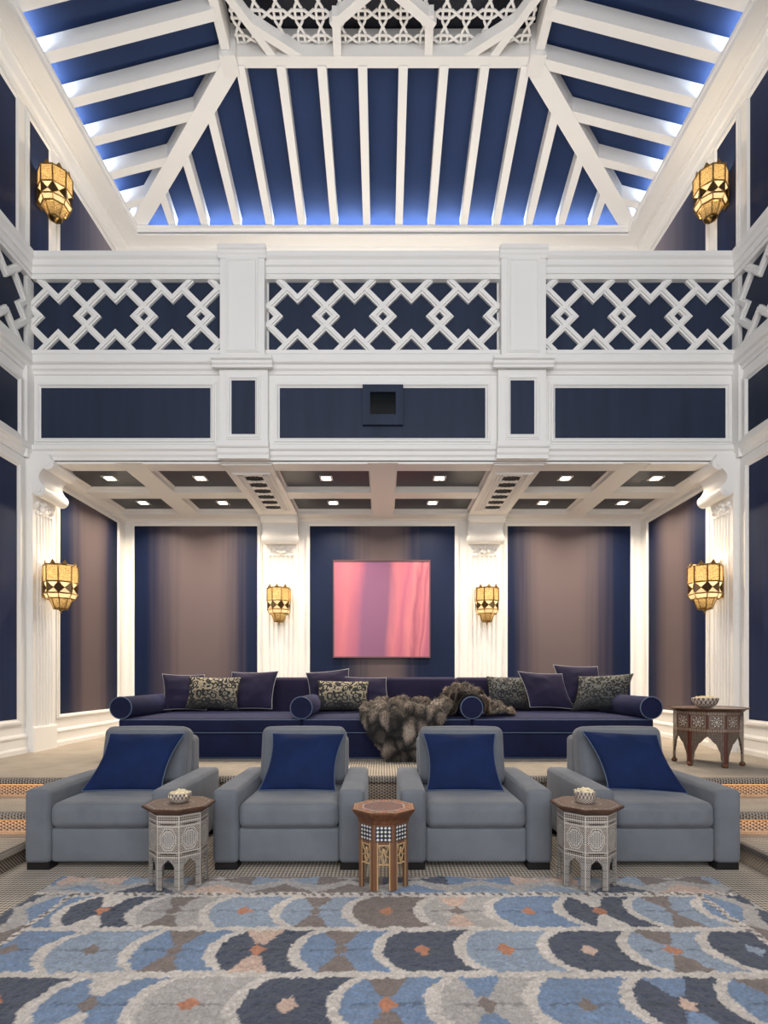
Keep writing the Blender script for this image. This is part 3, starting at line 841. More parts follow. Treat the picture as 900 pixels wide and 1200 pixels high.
SC = [(-4.215, 6.80, 2.14, PI/2, 'brass lantern sconce on the lower left side pilaster'),
      (4.215, 6.80, 2.14, -PI/2, 'brass lantern sconce on the lower right side pilaster beside the drum table'),
      (-1.67, 8.98, 2.19, 0, 'brass lantern sconce on the pilaster left of the pink painting'),
      (1.67, 8.98, 2.19, 0, 'brass lantern sconce on the pilaster right of the pink painting'),
      (-4.29, 6.81, 7.01, PI/2, 'brass lantern sconce high on the left wall above the balcony rail'),
      (4.29, 6.81, 7.01, -PI/2, 'brass lantern sconce high on the right wall above the balcony rail')]
sp0 = make_sconce()
for i, (x, y, z, rz, lab) in enumerate(SC):
    t = sp0 if i == 0 else copy_tree(sp0)
    t.location = (x, y, z); t.rotation_euler = (0, 0, rz)
    tag(t, lab, 'sconce', 'brass lantern sconces')
    d = Matrix.Rotation(rz, 3, 'Z') @ Vector((0, -0.205, 0))
    point('sconce_lamp', (x+d.x, y+d.y, z+0.50), 5 if i < 4 else 4.5, (1.0, 0.80, 0.52), 0.03)
    point('sconce_lamp_low', (x+d.x, y+d.y, z+0.26), 2.2, (1.0, 0.80, 0.52), 0.03)

# ------------------------------------------------------------------ painting
pt = empty('painting', (-0.02, 9.04, 1.68))
mb = MB()
m_art, nt, b_ = newmat('pink_silk_art'); N, L = nt.nodes, nt.links
tc = N.new('ShaderNodeTexCoord'); sp = N.new('ShaderNodeSeparateXYZ'); L.new(tc.outputs['Generated'], sp.inputs[0])
mp = N.new('ShaderNodeMapping'); mp.inputs['Scale'].default_value = (3.0, 1, 0.5); mp.inputs['Rotation'].default_value = (0, 0.12, 0); L.new(tc.outputs['Generated'], mp.inputs[0])
nz = N.new('ShaderNodeTexNoise'); nz.inputs['Scale'].default_value = 1.6; nz.inputs['Detail'].default_value = 4; L.new(mp.outputs[0], nz.inputs[0])
def mth(op, a, b2, c=None):
    n = N.new('ShaderNodeMath'); n.operation = op
    for i, v in enumerate((a, b2, c)):
        if v is None: continue
        if isinstance(v, (int, float)): n.inputs[i].default_value = v
        else: L.new(v, n.inputs[i])
    return n.outputs[0]
lean = mth('MULTIPLY_ADD', mth('SUBTRACT', sp.outputs[2], 0.5), -0.10, sp.outputs[0])
uu = mth('ADD', lean, mth('MULTIPLY_ADD', nz.outputs['Fac'], 0.30, -0.15))
rp = N.new('ShaderNodeValToRGB'); e = rp.color_ramp.elements
pk, dp, vi = (0.50, 0.130, 0.170, 1), (0.38, 0.085, 0.155, 1), (0.20, 0.065, 0.155, 1)
e[0].position = 0.0; e[0].color = (0.42, 0.10, 0.16, 1); e[1].position = 1.0; e[1].color = dp
for p_, c_ in ((0.10, pk), (0.25, (0.36, 0.09, 0.16, 1)), (0.36, vi), (0.55, (0.19, 0.06, 0.14, 1)), (0.66, pk), (0.74, dp), (0.82, (0.52, 0.15, 0.18, 1)), (0.86, (0.30, 0.06, 0.11, 1)), (0.90, pk), (0.93, (0.33, 0.07, 0.12, 1)), (0.96, (0.50, 0.14, 0.18, 1))):
    x = e.new(p_); x.color = c_
L.new(uu, rp.inputs[0]); L.new(rp.outputs[0], b_.inputs['Base Color']); b_.inputs['Roughness'].default_value = 0.4
MB().box((-0.785, -0.015, 0.02), (0.785, 0.05, 1.595)).build('canvas', m_art, pt)
mb = MB()
for (a, b, c, d) in ((-0.805, 0.805, 0, 0.02), (-0.805, 0.805, 1.595, 1.615), (-0.805, -0.785, 0.02, 1.595), (0.785, 0.805, 0.02, 1.595)):
    mb.box((a, -0.03, c), (b, 0.05, d))
mb.build('frame', pmat('dark_plum_frame', (0.10, 0.05, 0.06), 0.35), pt)
tag(pt, 'square abstract painting in pink and purple folds on the centre wall panel', 'painting')

# ------------------------------------------------------------------ pillows
def make_pillow(name, wd, ht, th, mat, pipe, seed=0, bow=0.07, bowz=None, skew=0.0):
    bowz = bow*0.6 if bowz is None else bowz
    n = 22; vs = []; rows = {}
    r = random.Random(seed); ph = r.uniform(0, 9)
    def P(u, v, side):
        x = wd/2*u*(1-bow*(1-v*v)); z = ht/2*v*(1-bowz*(1-u*u))
        x += skew*z
        g = max(0, (1-u*u)*(1-v*v))**0.42
        wr = 0.020*mnoise.noise(Vector((u*2.3+ph, v*2.3, side*3)))+0.010*mnoise.noise(Vector((u*6+ph, v*6, side*3)))
        return (x, side*(th/2*g+wr*g), z)
    mb = MB(); idx = {}
    def vid(i, j, s):
        e = i in (0, n) or j in (0, n); key = (i, j, 0 if e else s)
        if key not in idx:
            idx[key] = len(mb.v); mb.v.append(P(math.sin(PI/2*(2*i/n-1)), math.sin(PI/2*(2*j/n-1)), s))
        return idx[key]
    for s in (-1, 1):
        for i in range(n):
            for j in range(n):
                q = (vid(i, j, s), vid(i+1, j, s), vid(i+1, j+1, s), vid(i, j+1, s)); mb.f.append(q if s < 0 else q[::-1])
    o = mb.build(name, mat, None, smooth=True, recalc=False)
    per = [P(math.sin(PI/2*(2*i/n-1)), -1, 1) for i in range(n)]+[P(1, math.sin(PI/2*(2*i/n-1)), 1) for i in range(n)]+[P(math.sin(PI/2*(1-2*i/n)), 1, 1) for i in range(n)]+[P(-1, math.sin(PI/2*(1-2*i/n)), 1) for i in range(n)]
    MB().tube(per, 0.0055, 5, closed=True).build('piping', pipe, o, smooth=True)
    return o
def place(o, loc, rx, ry=0, rz=0):
    o.rotation_mode = 'XYZ'; o.location = loc
    o.rotation_euler = (rx, ry, rz)
    return o

# ------------------------------------------------------------------ armchairs
def make_armchair():
    t = empty('armchair', (0, 0, 0))
    for s in (-1, 1):
        x0, x1 = sorted((s*0.353, s*0.532))
        MB().rbox((x0, -0.52, 0.045), (x1, 0.50, 0.56), 0.035, 5, (0.006, 0.004, 0.008)).build('arm', M_grey, t, smooth=True)
    MB().rbox((-0.352, -0.500, 0.05), (0.352, 0.40, 0.288), 0.02, 5, (0, 0.004, 0)).build('base', M_grey, t, smooth=True)
    MB().rbox((-0.36, 0.30, 0.05), (0.36, 0.50, 0.845), 0.045, 5, (0, 0.01, 0.01)).build('back_frame', M_grey, t, smooth=True)
    def puff(p):
        f = 0.006*math.sin(p.x*52)*max(0, min(1, (-p.y-0.42)/0.06))*max(0, math.sin((p.z-0.29)/0.185*PI))
        return Vector((p.x, p.y-f, p.z+0.004*mnoise.noise(Vector((p.x*5, p.y*5, 1)))))
    st = MB().rbox((-0.350, -0.525, 0.290), (0.350, 0.26, 0.466), 0.050, 22, (0, 0.02, 0.014), puff).build('seat_cushion', M_grey, t, smooth=True)
    m = Matrix.Translation((0, 0.20, 0.46)) @ Matrix.Rotation(math.radians(-13), 4, 'X')
    b = MB().rbox((-0.352, -0.09, 0), (0.352, 0.11, 0.475), 0.06, 8, (0.0, 0.045, 0.012)); b.xform(m)
    bk = b.build('back_cushion', M_grey, t, smooth=True)
    for sx in (-1, 1):
        for y in (-0.47, 0.42):
            x0, x1 = sorted((sx*0.36, sx*0.515)); MB().box((x0, y-0.04, 0), (x1, y+0.06, 0.05)).build('foot', M_foot, t)
    return t
ch0 = make_armchair()
CHX = [-1.975, -0.660, 0.655, 1.975]; CHY = 4.33
chlab = ['grey velvet armchair, leftmost of the four, in front of the sofa left end',
         'grey velvet armchair second from the left, between left pearl stool and wooden stool',
         'grey velvet armchair third from the left, with the fur throw hanging just behind it',
         'grey velvet armchair, rightmost of the four, in front of the drum table']
pilab = ['royal blue velvet cushion on the leftmost grey armchair', 'royal blue velvet cushion on the second armchair from the left',
         'royal blue velvet cushion on the third armchair from the left', 'royal blue velvet cushion on the rightmost grey armchair']
# (px centre offset, tilt in plane, turn)
pset = [(0.02, 0.01, 0.10, 0.22), (0.03, 0.01, 0.03, 0.12), (-0.03, 0.0, -0.03, -0.04), (0.0, 0.04, -0.10, -0.30)]
for i, x in enumerate(CHX):
    t = ch0 if i == 0 else copy_tree(ch0)
    t.location = (x, CHY, 0); tag(t, chlab[i], 'armchair', 'grey velvet armchairs')
    dx, roll, turn, ch = pset[i]
    p = make_pillow('cushion', 0.585, 0.485, 0.15, M_blue, M_pipe, i, 0.13, 0.03, ch)
    place(p, (x+dx, CHY-0.02, 0.686), math.radians(-32), roll, turn)
    tag(p, pilab[i], 'cushion', 'blue cushions on the armchairs')

# ------------------------------------------------------------------ sofa sections
SX = [(-2.92, -0.895), (-0.895, 0.985), (0.985, 2.99)]
SY0, SY1 = 6.02, 7.62
slab = ['left section of the long navy velvet sofa with a bolster at its end',
        'middle section of the long navy velvet sofa, behind the two centre armchairs',
        'right section of the long navy velvet sofa, nearest the drum table']
def bolster(par, x, y0, y1, z, r=0.122):
    mb = MB(); prof = [(0.0, 0), (r*0.6, -0.006), (r*0.93, -0.002), (r, 0.012), (r*1.01, (y1-y0)*0.5), (r, y1-y0-0.012), (r*0.9, y1-y0), (0, y1-y0)]
    m = Matrix.Translation((x, y0, z)) @ Matrix.Rotation(-PI/2, 4, 'X')
    mb.lathe(prof, 28); mb.xform(m); b = mb.build('bolster_arm', M_sofa, par); smooth_by_angle(b, 50)
    mb = MB(); mb.tube([(r*0.985*math.cos(2*PI*k/28), r*0.985*math.sin(2*PI*k/28), 0.004) for k in range(28)], 0.006, 5, closed=True); mb.xform(m); mb.build('piping', M_pipe, b, smooth=True)
for i, (a, b) in enumerate(SX):
    c = (a+b)/2; t = empty('sofa_section', (c, 6.8, HP)); w_ = (b-a)/2
    y0, y1 = SY0-6.8, SY1-6.8
    MB().rbox((-w_+0.003, y0+0.02, 0.0), (w_-0.003, y1, 0.285), 0.012, 3).build('base', M_sofa, t, smooth=True)
    sc_ = MB().rbox((-w_+0.004, y0, 0.288), (w_-0.004, y1-0.25, 0.442), 0.022, 10, (0, 0.01, 0.022)).build('seat_cushion', M_sofa, t, smooth=True)
    for zz in (0.434, 0.292):
        MB().tube([(-w_+0.01, y0+0.10, zz), (-w_+0.02, y0+0.004, zz), (0, y0-0.008, zz), (w_-0.02, y0+0.004, zz), (w_-0.01, y0+0.10, zz)], 0.0055, 5).build('piping', M_pipe, sc_)
    MB().tube([(-w_+0.01, y0+0.018, 0.012), (w_-0.01, y0+0.018, 0.012)], 0.004, 5).build('hem_piping', M_pipe, t)
    MB().rbox((-w_+0.003, y1-0.30, 0.0), (w_-0.003, y1, 0.905), 0.05, 6, (0, 0.01, 0)).build('backrest', M_sofaback, t, smooth=True)
    bz = 0.567; L0, L1 = y0-0.035, y1-0.31
    if i == 0: bolster(t, -2.875-c, L0, L1, bz)
    if i == 2: bolster(t, 2.945-c, L0, L1, bz)
    if i == 1: bolster(t, -0.895-c, L0, L1-0.1, bz); bolster(t, 0.975-c, L0, L1-0.1, bz)
    tag(t, slab[i], 'sofa', 'sections of the long navy sofa')

# sofa cushions: px, py centre, depth, width, height, tilt back, roll, turn, mat
SP = [(216, 811, 7.02, 0.52, 0.47, -16, 0.02, 0.2, -0.10, 'p', 'plum velvet cushion at the far left end of the sofa beside the bolster arm'),
      (295, 809, 7.06, 0.62, 0.50, -16, -0.02, -0.1, 0.10, 'p', 'plum velvet cushion to the right of the patterned cushion on the sofa left section'),
      (250, 812, 6.88, 0.66, 0.42, -18, 0.02, 0.0, 0.0, 'l', 'black and cream patterned lumbar cushion between two plum cushions on the sofa left section'),
      (386, 806, 7.10, 0.56, 0.46, -15, -0.10, 0.15, 0.0, 'p', 'plum velvet cushion peeking up behind the patterned cushion on the sofa middle section'),
      (428, 812, 7.02, 0.62, 0.42, -16, 0.03, -0.2, -0.25, 'p', 'plum velvet cushion between the middle patterned cushion and the fur throw'),
      (402, 815, 6.86, 0.66, 0.38, -18, 0.01, 0.05, 0.0, 'l', 'black and cream patterned lumbar cushion on the sofa middle section'),
      (595, 812, 7.04, 0.56, 0.42, -16, 0.03, 0.2, 0.05, 'd', 'dark patterned cushion beside the end of the fur throw on the sofa right section'),
      (680, 803, 7.10, 0.58, 0.52, -14, 0.04, 0.0, -0.20, 'p', 'plum velvet cushion standing tallest at the back of the sofa right section'),
      (640, 809, 6.92, 0.58, 0.46, -17, 0.05, 0.1, -0.28, 'p', 'plum velvet cushion in the middle of the sofa right section, in front of the tallest'),
      (706, 811, 6.84, 0.66, 0.44, -18, -0.05, -0.15, 0.30, 'd', 'dark patterned cushion leaning beside the right bolster arm of the sofa')]
for k, (px, py, Y, wd, ht, tilt, roll, turn, sk, m, lab) in enumerate(SP):
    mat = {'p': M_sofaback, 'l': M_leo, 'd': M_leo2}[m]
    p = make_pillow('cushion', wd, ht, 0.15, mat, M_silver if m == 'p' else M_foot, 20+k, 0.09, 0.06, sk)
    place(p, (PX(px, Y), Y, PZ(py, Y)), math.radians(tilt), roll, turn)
    tag(p, lab, 'cushion', 'cushions on the sofa')

# ------------------------------------------------------------------ fur throw
def fur_throw():
    def lerp_rows(rows, s, t):
        n = len(rows)-1; x = min(t*n, n-1e-6); i = int(x); f = x-i
        # catmull-rom along the rows, linear across
        def pt(k):
            k = max(0, min(n, k)); a, b = rows[k]; return Vector(a).lerp(Vector(b), s)
        p0, p1, p2, p3 = pt(i-1), pt(i), pt(i+1), pt(i+2)
        return 0.5*((2*p1)+(p2-p0)*f+(2*p0-5*p1+4*p2-p3)*f*f+(3*p1-p0-3*p2+p3)*f**3)
    A = [((0.04, 5.80, HP+0.03), (0.46, 5.82, HP+0.03)),
         ((-0.04, 5.88, 0.58), (0.52, 5.88, 0.60)),
         ((-0.16, 5.90, 0.76), (0.58, 5.90, 0.78)),
         ((-0.25, 5.94, 0.93), (0.70, 5.94, 0.93)),
         ((-0.24, 6.12, 1.03), (0.78, 6.12, 1.04)),
         ((-0.16, 6.45, 1.06), (0.80, 6.42, 1.08)),
         ((-0.05, 6.85, 1.04), (0.80, 6.75, 1.05))]
    Bq = [((0.72, 6.08, 0.93), (0.64, 6.75, 1.04)),
          ((0.80, 6.07, 0.97), (0.74, 6.80, 1.12)),
          ((0.835, 6.06, 1.06), (0.84, 6.85, 1.20)),
          ((0.90, 6.06, 1.145), (0.91, 6.85, 1.24)),
          ((0.975, 6.06, 1.165), (0.985, 6.85, 1.25)),
          ((1.06, 6.06, 1.135), (1.08, 6.85, 1.24)),
          ((1.115, 6.06, 1.05), (1.17, 6.82, 1.18)),
          ((1.15, 6.07, 0.95), (1.28, 6.80, 1.10)),
          ((1.32, 6.14, 0.94), (1.42, 6.78, 1.02)),
          ((1.52, 6.24, 0.93), (1.56, 6.75, 0.96))]
    base = MB(); hv, hf, hc, bc = [], [], [], []
    for rows, ns, nt_, seed in ((A, 44, 80, 1), (Bq, 36, 70, 5)):
        pts = [[lerp_rows(rows, i/ns, j/nt_) for i in range(ns+1)] for j in range(nt_+1)]
        nor = [[None]*(ns+1) for _ in range(nt_+1)]
        for j in range(nt_+1):
            for i in range(ns+1):
                du = pts[j][min(i+1, ns)]-pts[j][max(i-1, 0)]; dv = pts[min(j+1, nt_)][i]-pts[max(j-1, 0)][i]
                nor[j][i] = du.cross(dv).normalized()
        if (nor[nt_//2][ns//2]).z < 0 or (rows is A and nor[5][ns//2].y > 0):
            nor = [[-q for q in r] for r in nor]
        cell = 0.125
        def lobe(p):
            q = Vector((p.x/cell+seed, p.y/cell*0.7, p.z/cell*0.55))
            d, loc = mnoise.voronoi(q, distance_metric='DISTANCE', exponent=2)
            return d, loc
        off = len(base.v); grid = []
        for j in range(nt_+1):
            row = []
            for i in range(ns+1):
                d, loc = lobe(pts[j][i]); e = max(0, 1-(d[0]/0.62)**2)
                edge = min(1, (min(i, ns-i)+0.6)/4, (min(j, nt_-j)+0.6)/4)
                h = 0.075*e*math.sqrt(edge)+0.02*mnoise.noise(pts[j][i]*5)
                row.append((pts[j][i]+nor[j][i]*h, e, loc[0], d[1]-d[0]))
            grid.append(row)
        for j in range(nt_+1):
            for i in range(ns+1):
                p, e, l, dd_ = grid[j][i]; base.v.append(tuple(p)); 
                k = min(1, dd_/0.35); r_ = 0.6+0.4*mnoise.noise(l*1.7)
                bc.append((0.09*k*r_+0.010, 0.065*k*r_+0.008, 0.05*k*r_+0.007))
        for j in range(nt_):
            for i in range(ns):
                a = off+j*(ns+1)+i; base.f.append((a, a+1, a+ns+2, a+ns+1))
        nh = 30000 if rows is A else 20000
        rr = random.Random(seed)
        for _ in range(nh):
            fj, fi = rr.uniform(0, nt_-1e-3), rr.uniform(0, ns-1e-3); j, i = int(fj), int(fi); a, b = fj-j, fi-i
            p = grid[j][i][0].lerp(grid[j][i+1][0], b).lerp(grid[j+1][i][0].lerp(grid[j+1][i+1][0], b), a)
            src = pts[j][i].lerp(pts[j+1][i+1], 0.5)
            d, loc = lobe(src+(p-grid[j][i][0])); n = nor[j][i]
            k = min(1, (d[1]-d[0])/0.75); tone = 0.75+0.55*mnoise.noise(loc[0]*1.7)
            out = (Vector((src.x/cell+seed, src.y/cell*0.7, src.z/cell*0.55))-loc[0]); out = out-n*out.dot(n)
            dr = (n*0.42+out*0.5+Vector((rr.gauss(0, .15), rr.gauss(0, .15), rr.gauss(-0.55, .15)))).normalized()
            ln = rr.uniform(0.022, 0.046); sd = dr.cross(n+Vector((0.01, 0.02, 0))).normalized()*0.0026
            m_ = p+dr*ln*0.55; tip = p+dr*ln+Vector((0, 0, -0.35*ln*0.3))
            q = len(hv); hv.extend((tuple(p-sd), tuple(p+sd), tuple(m_+sd*0.8), tuple(m_-sd*0.8), tuple(tip)))
            hf.extend(((q, q+1, q+2, q+3), (q+3, q+2, q+4)))
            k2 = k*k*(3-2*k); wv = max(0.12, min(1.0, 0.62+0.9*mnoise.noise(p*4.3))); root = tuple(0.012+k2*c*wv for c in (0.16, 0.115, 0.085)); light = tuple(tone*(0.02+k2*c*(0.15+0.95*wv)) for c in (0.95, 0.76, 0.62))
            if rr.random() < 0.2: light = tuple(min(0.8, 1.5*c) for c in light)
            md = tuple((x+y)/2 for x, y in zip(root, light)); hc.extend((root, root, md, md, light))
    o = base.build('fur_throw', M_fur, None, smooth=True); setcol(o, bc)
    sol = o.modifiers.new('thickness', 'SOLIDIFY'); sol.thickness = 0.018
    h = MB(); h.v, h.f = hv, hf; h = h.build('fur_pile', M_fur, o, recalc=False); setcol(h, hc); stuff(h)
    tag(o, 'brown and grey fur throw draped over the sofa middle section and its right bolster', 'throw')
fur_throw()

# ------------------------------------------------------------------ stools and drum table
def side_panel(name, mat, side, apo, ang, patches, colfn, thick, parent, back=True):
    """flat panel of one facet; patches: (x0, x1, zlow(x), zhigh(x), nx, nz)"""
    vs, fs, cs = [], [], []
    for (x0, x1, zl, zh, nx, nz) in patches:
        o = len(vs)
        for j in range(nz+1):
            for i in range(nx+1):
                x = x0+(x1-x0)*i/nx; z = zl(x)+(zh(x)-zl(x))*j/nz
                vs.append((x, -apo, z)); cs.append(colfn(x, z))
        for j in range(nz):
            for i in range(nx):
                a = o+j*(nx+1)+i; fs.append((a, a+1, a+nx+2, a+nx+1))
    bm = bmesh.new(); lay = bm.verts.layers.float_color.new('Col')
    bv = []
    for p, c in zip(vs, cs): v = bm.verts.new(p); v[lay] = (*c, 1); bv.append(v)
    for f in fs: bm.faces.new([bv[i] for i in f])
    bmesh.ops.remove_doubles(bm, verts=bm.verts, dist=1e-5)
    me = bpy.data.meshes.new(name); bm.to_mesh(me); bm.free(); me.materials.append(mat)
    return me
def put_panels(me, name, n, parent, rot0, thick, mod=None):
    for k in range(n):
        o = bpy.data.objects.new(name, me if mod is None else me[mod(k)]); C.objects.link(o); o.parent = parent
        o.rotation_euler = (0, 0, rot0+2*PI*k/n)
        s = o.modifiers.new('thickness', 'SOLIDIFY'); s.thickness = thick; s.offset = -1
PEARL, PEARL2, DKB, BRN = np.array((0.50, 0.465, 0.425)), np.array((0.25, 0.195, 0.155)), np.array((0.024, 0.014, 0.011)), np.array((0.16, 0.085, 0.05))
def hsh(a, b): return (math.sin(a*127.1+b*311.7)*43758.5453) % 1.0
def pearl_col(side):
    def f(x, z):
        hs = side/2; e = hs-abs(x)
        if e < 0.004: return PEARL
        if z < 0.19:                                     # legs: little diamonds
            q = (abs(((x*1.0+z) / 0.011) % 1-0.5)+abs(((x-z)/0.011) % 1-0.5))
            return PEARL if q > 0.52 else DKB
        for zz in (0.205, 0.235, 0.395, 0.425, 0.462):
            if abs(z-zz) < 0.0035: return PEARL
        if abs(z-0.225) < 0.004 or abs(z-0.408) < 0.004: return DKB if abs(x) < 0.048 else PEARL2
        if 0.24 < z < 0.39:
            dx, dz = abs(x), abs(z-0.315)
            o = max(dx/0.050, dz/0.068, (dx/0.050+dz/0.068)/1.42)
            if o < 0.70:
                gx, gz = (x/0.0105) % 1, (z/0.0105) % 1
                return DKB if 0.28 < gx < 0.92 and 0.28 < gz < 0.92 else PEARL
            if o < 0.80: return PEARL
            if o < 0.90: return DKB if hsh(math.floor(x/0.006), math.floor(z/0.006)) > 0.5 else PEARL2
            if o < 1.0: return PEARL
            q = abs(((x+z)/0.014) % 1-0.5)+abs(((x-z)/0.014) % 1-0.5); return PEARL if q > 0.62 else (DKB if q < 0.34 else PEARL2)
        q = (abs((x/0.013) % 1-0.5)+abs((z/0.013) % 1-0.5))
        return PEARL if q > 0.66 else (DKB if q < 0.42 else PEARL2)
    return f
def disc_top(name, n, R, rot, z0, z1, colfn, mat, parent, edge_mat, lipw=0.0):
    """faceted table top with a coloured upper face; returns the top part"""
    vs, fs, cs = [], [], []
    rings, per = 30, 12
    N_ = n*per
    for i in range(rings+1):
        r = i/rings
        for k in range(N_):
            c, f = divmod(k, per); a0, a1 = 2*PI*c/n+rot, 2*PI*(c+1)/n+rot; t = f/per
            x = R*r*((1-t)*math.cos(a0)+t*math.cos(a1)); y = R*r*((1-t)*math.sin(a0)+t*math.sin(a1))
            vs.append((x, y, z1)); cs.append(colfn(r, c+t, x, y))
    for i in range(rings):
        for k in range(N_):
            l = (k+1) % N_; fs.append((i*N_+k, i*N_+l, (i+1)*N_+l, (i+1)*N_+k))
    o = MB(); o.add(vs, fs); o = o.build('inlaid_top', mat, parent, recalc=False); setcol(o, cs)
    return o
def pearl_top(r, a, x, y):
    a = a % 1.0
    if r > 0.93: return BRN
    if r > 0.86: return PEARL if (a*7) % 1 > 0.4 else DKB
    if r > 0.80: return BRN
    if r > 0.45:
        q = abs((a*2) % 1-0.5)*2; return PEARL2 if (r*11+q*2) % 1 > 0.5 else BRN*1.2
    if r > 0.40: return PEARL
    return PEARL2 if (math.sin(x*260)*math.sin(y*260)) > 0 else BRN
def pearl_stool(name):
    t = empty(name, (0, 0, 0)); R = 0.180; side = 2*R*math.sin(PI/8); apo = R*math.cos(PI/8); lw = 0.030
    hs = side/2
    arch = lambda x: 0.145+0.045*max(0, 1-abs(x)/(hs-lw))**0.8
    top = lambda x: 0.470
    me = side_panel('side_panel', M_inlay, side, apo, 0, [(-hs, -hs+lw, lambda x: 0.0, top, 14, 190), (-hs+lw, hs-lw, arch, top, 36, 120), (hs-lw, hs, lambda x: 0.0, top, 14, 190)], pearl_col(side), 0.014, t)
    put_panels(me, 'side_panel', 8, t, PI/8, 0.014)
    MB().lathe([(0.0, 0.466), (0.185, 0.466), (0.222, 0.492), (0.226, 0.502), (0.222, 0.506), (0.0, 0.506)], 8, (0, 0, 0), 0).build('table_top', M_woodd, t)
    disc_top('inlaid_top', 8, 0.215, 0, 0.5, 0.5075, pearl_top, M_ctab, t, None)
    MB().lathe([(0.0, 0.455), (0.165, 0.455), (0.165, 0.466), (0, 0.466)], 8, (0, 0, 0), 0).build('under_frame', M_woodd, t)
    # slim arch trim between the legs
    return t
ps = pearl_stool('octagonal_stool')
ps.location = (PX(210, 3.53), 3.53, 0.0); ps.rotation_euler = (0, 0, -PI/2+math.radians(20))
ps.location.z = 0.030
tag(ps, 'octagonal stool table inlaid with pearl, in front of the leftmost armchair', 'side table', 'pearl inlaid stools')
p2 = copy_tree(ps); p2.location = (PX(687, 3.53), 3.53, 0.030); p2.rotation_euler = (0, 0, -PI/2-math.radians(22))
tag(p2, 'octagonal stool table inlaid with pearl, in front of the rightmost armchair', 'side table', 'pearl inlaid stools')

# central wooden stool
WOODC, WOODD = np.array((0.165, 0.075, 0.038)), np.array((0.10, 0.042, 0.025))
TAN = np.array((0.50, 0.34, 0.18)); BLK = np.array((0.012, 0.018, 0.035)); WHT = np.array((0.70, 0.68, 0.62))
def cstool():
    t = empty('wooden_stool', (0, 0, 0)); R = 0.168; side = 2*R*math.sin(PI/8); apo = R*math.cos(PI/8); hs = side/2; ow = 0.033
    def col(x, z):
        if z > 0.295:
            if abs(x) < 0.049 and 0.302 < z < 0.398:
                u, v = (x+0.048)/0.024, (z-0.302)/0.024
                q = abs((u % 1)-0.5)+abs((v % 1)-0.5)
                return WHT if q < 0.40 else BLK
            return WOODC if 0.299 < z else WOODD
        if abs(abs(x)-ow-0.004) < 0.004 or (abs(z-0.278) < 0.004 and abs(x) < ow+0.006): return TAN
        g = 0.85+0.3*hsh(math.floor(x/0.004), 3); return WOODC*g
    top = lambda x: 0.405
    me = side_panel('side_panel', M_inlay, side, apo, 0, [(-hs, -ow, lambda x: 0.0, top, 14, 110), (-ow, ow, lambda x: 0.275, top, 30, 60), (ow, hs, lambda x: 0.0, top, 14, 110)], col, 0.016, t)
    put_panels(me, 'side_panel', 8, t, 0, 0.016)
    # pierced fretwork in each opening
    for k in range(8):
        fr = lambda u, n, z: (u, -apo+0.006-n, z)
        mb = MB()
        for s in (-1, 1):
            ribbon(mb, fr, [(s*ow, 0.155), (s*0.020, 0.162), (0, 0.156)], 0.010, 0, 0.006)
            ribbon(mb, fr, [(0.0, 0.160), (s*0.016, 0.200), (s*0.006, 0.225), (s*0.024, 0.250), (s*0.030, 0.276)], 0.0055, 0, 0.006)
            ribbon(mb, fr, [(s*0.033, 0.205), (s*0.016, 0.215), (0, 0.240)], 0.005, 0, 0.006)
        mb.ball((0, -apo+0.004, 0.248), (0.010, 0.004, 0.012), 8, 5)
        ribbon(mb, fr, [(0, 0.156), (0, 0.198)], 0.005, 0, 0.006)
        o = mb.build('fretwork', M_tan, t); o.rotation_euler = (0, 0, 2*PI*k/8)
    MB().lathe([(0.0, 0.40), (0.165, 0.40), (0.172, 0.410), (0.178, 0.432), (0.208, 0.470), (0.213, 0.478), (0.213, 0.486), (0.0, 0.486)], 8, (0, 0, 0), PI/8).build('table_top', M_wood, t)
    def tc_(r, a, x, y):
        f = a % 1
        if r > 0.95: return TAN
        if r > 0.90: return WOODC
        if r > 0.72: return (np.array((0.45, 0.10, 0.05)) if abs(f-0.5) < 0.10 else (TAN*1.1 if (f*5) % 1 > 0.55 else WOODD)) if r < 0.88 else TAN
        if r > 0.66: return PEARL
        if r > 0.62: return WOODD
        q = math.sin(r*60)*math.sin(a*PI*2); return PEARL2 if q > -0.1 else WOODC
    disc_top('inlaid_top', 8, 0.205, PI/8, 0.48, 0.4875, tc_, M_ctab, t, None)
    return t
cs = cstool(); cs.location = (PX(449.5, 3.52), 3.52, 0.030); 
tag(cs, 'octagonal walnut stool table with checkered inlay between the two centre armchairs', 'side table')

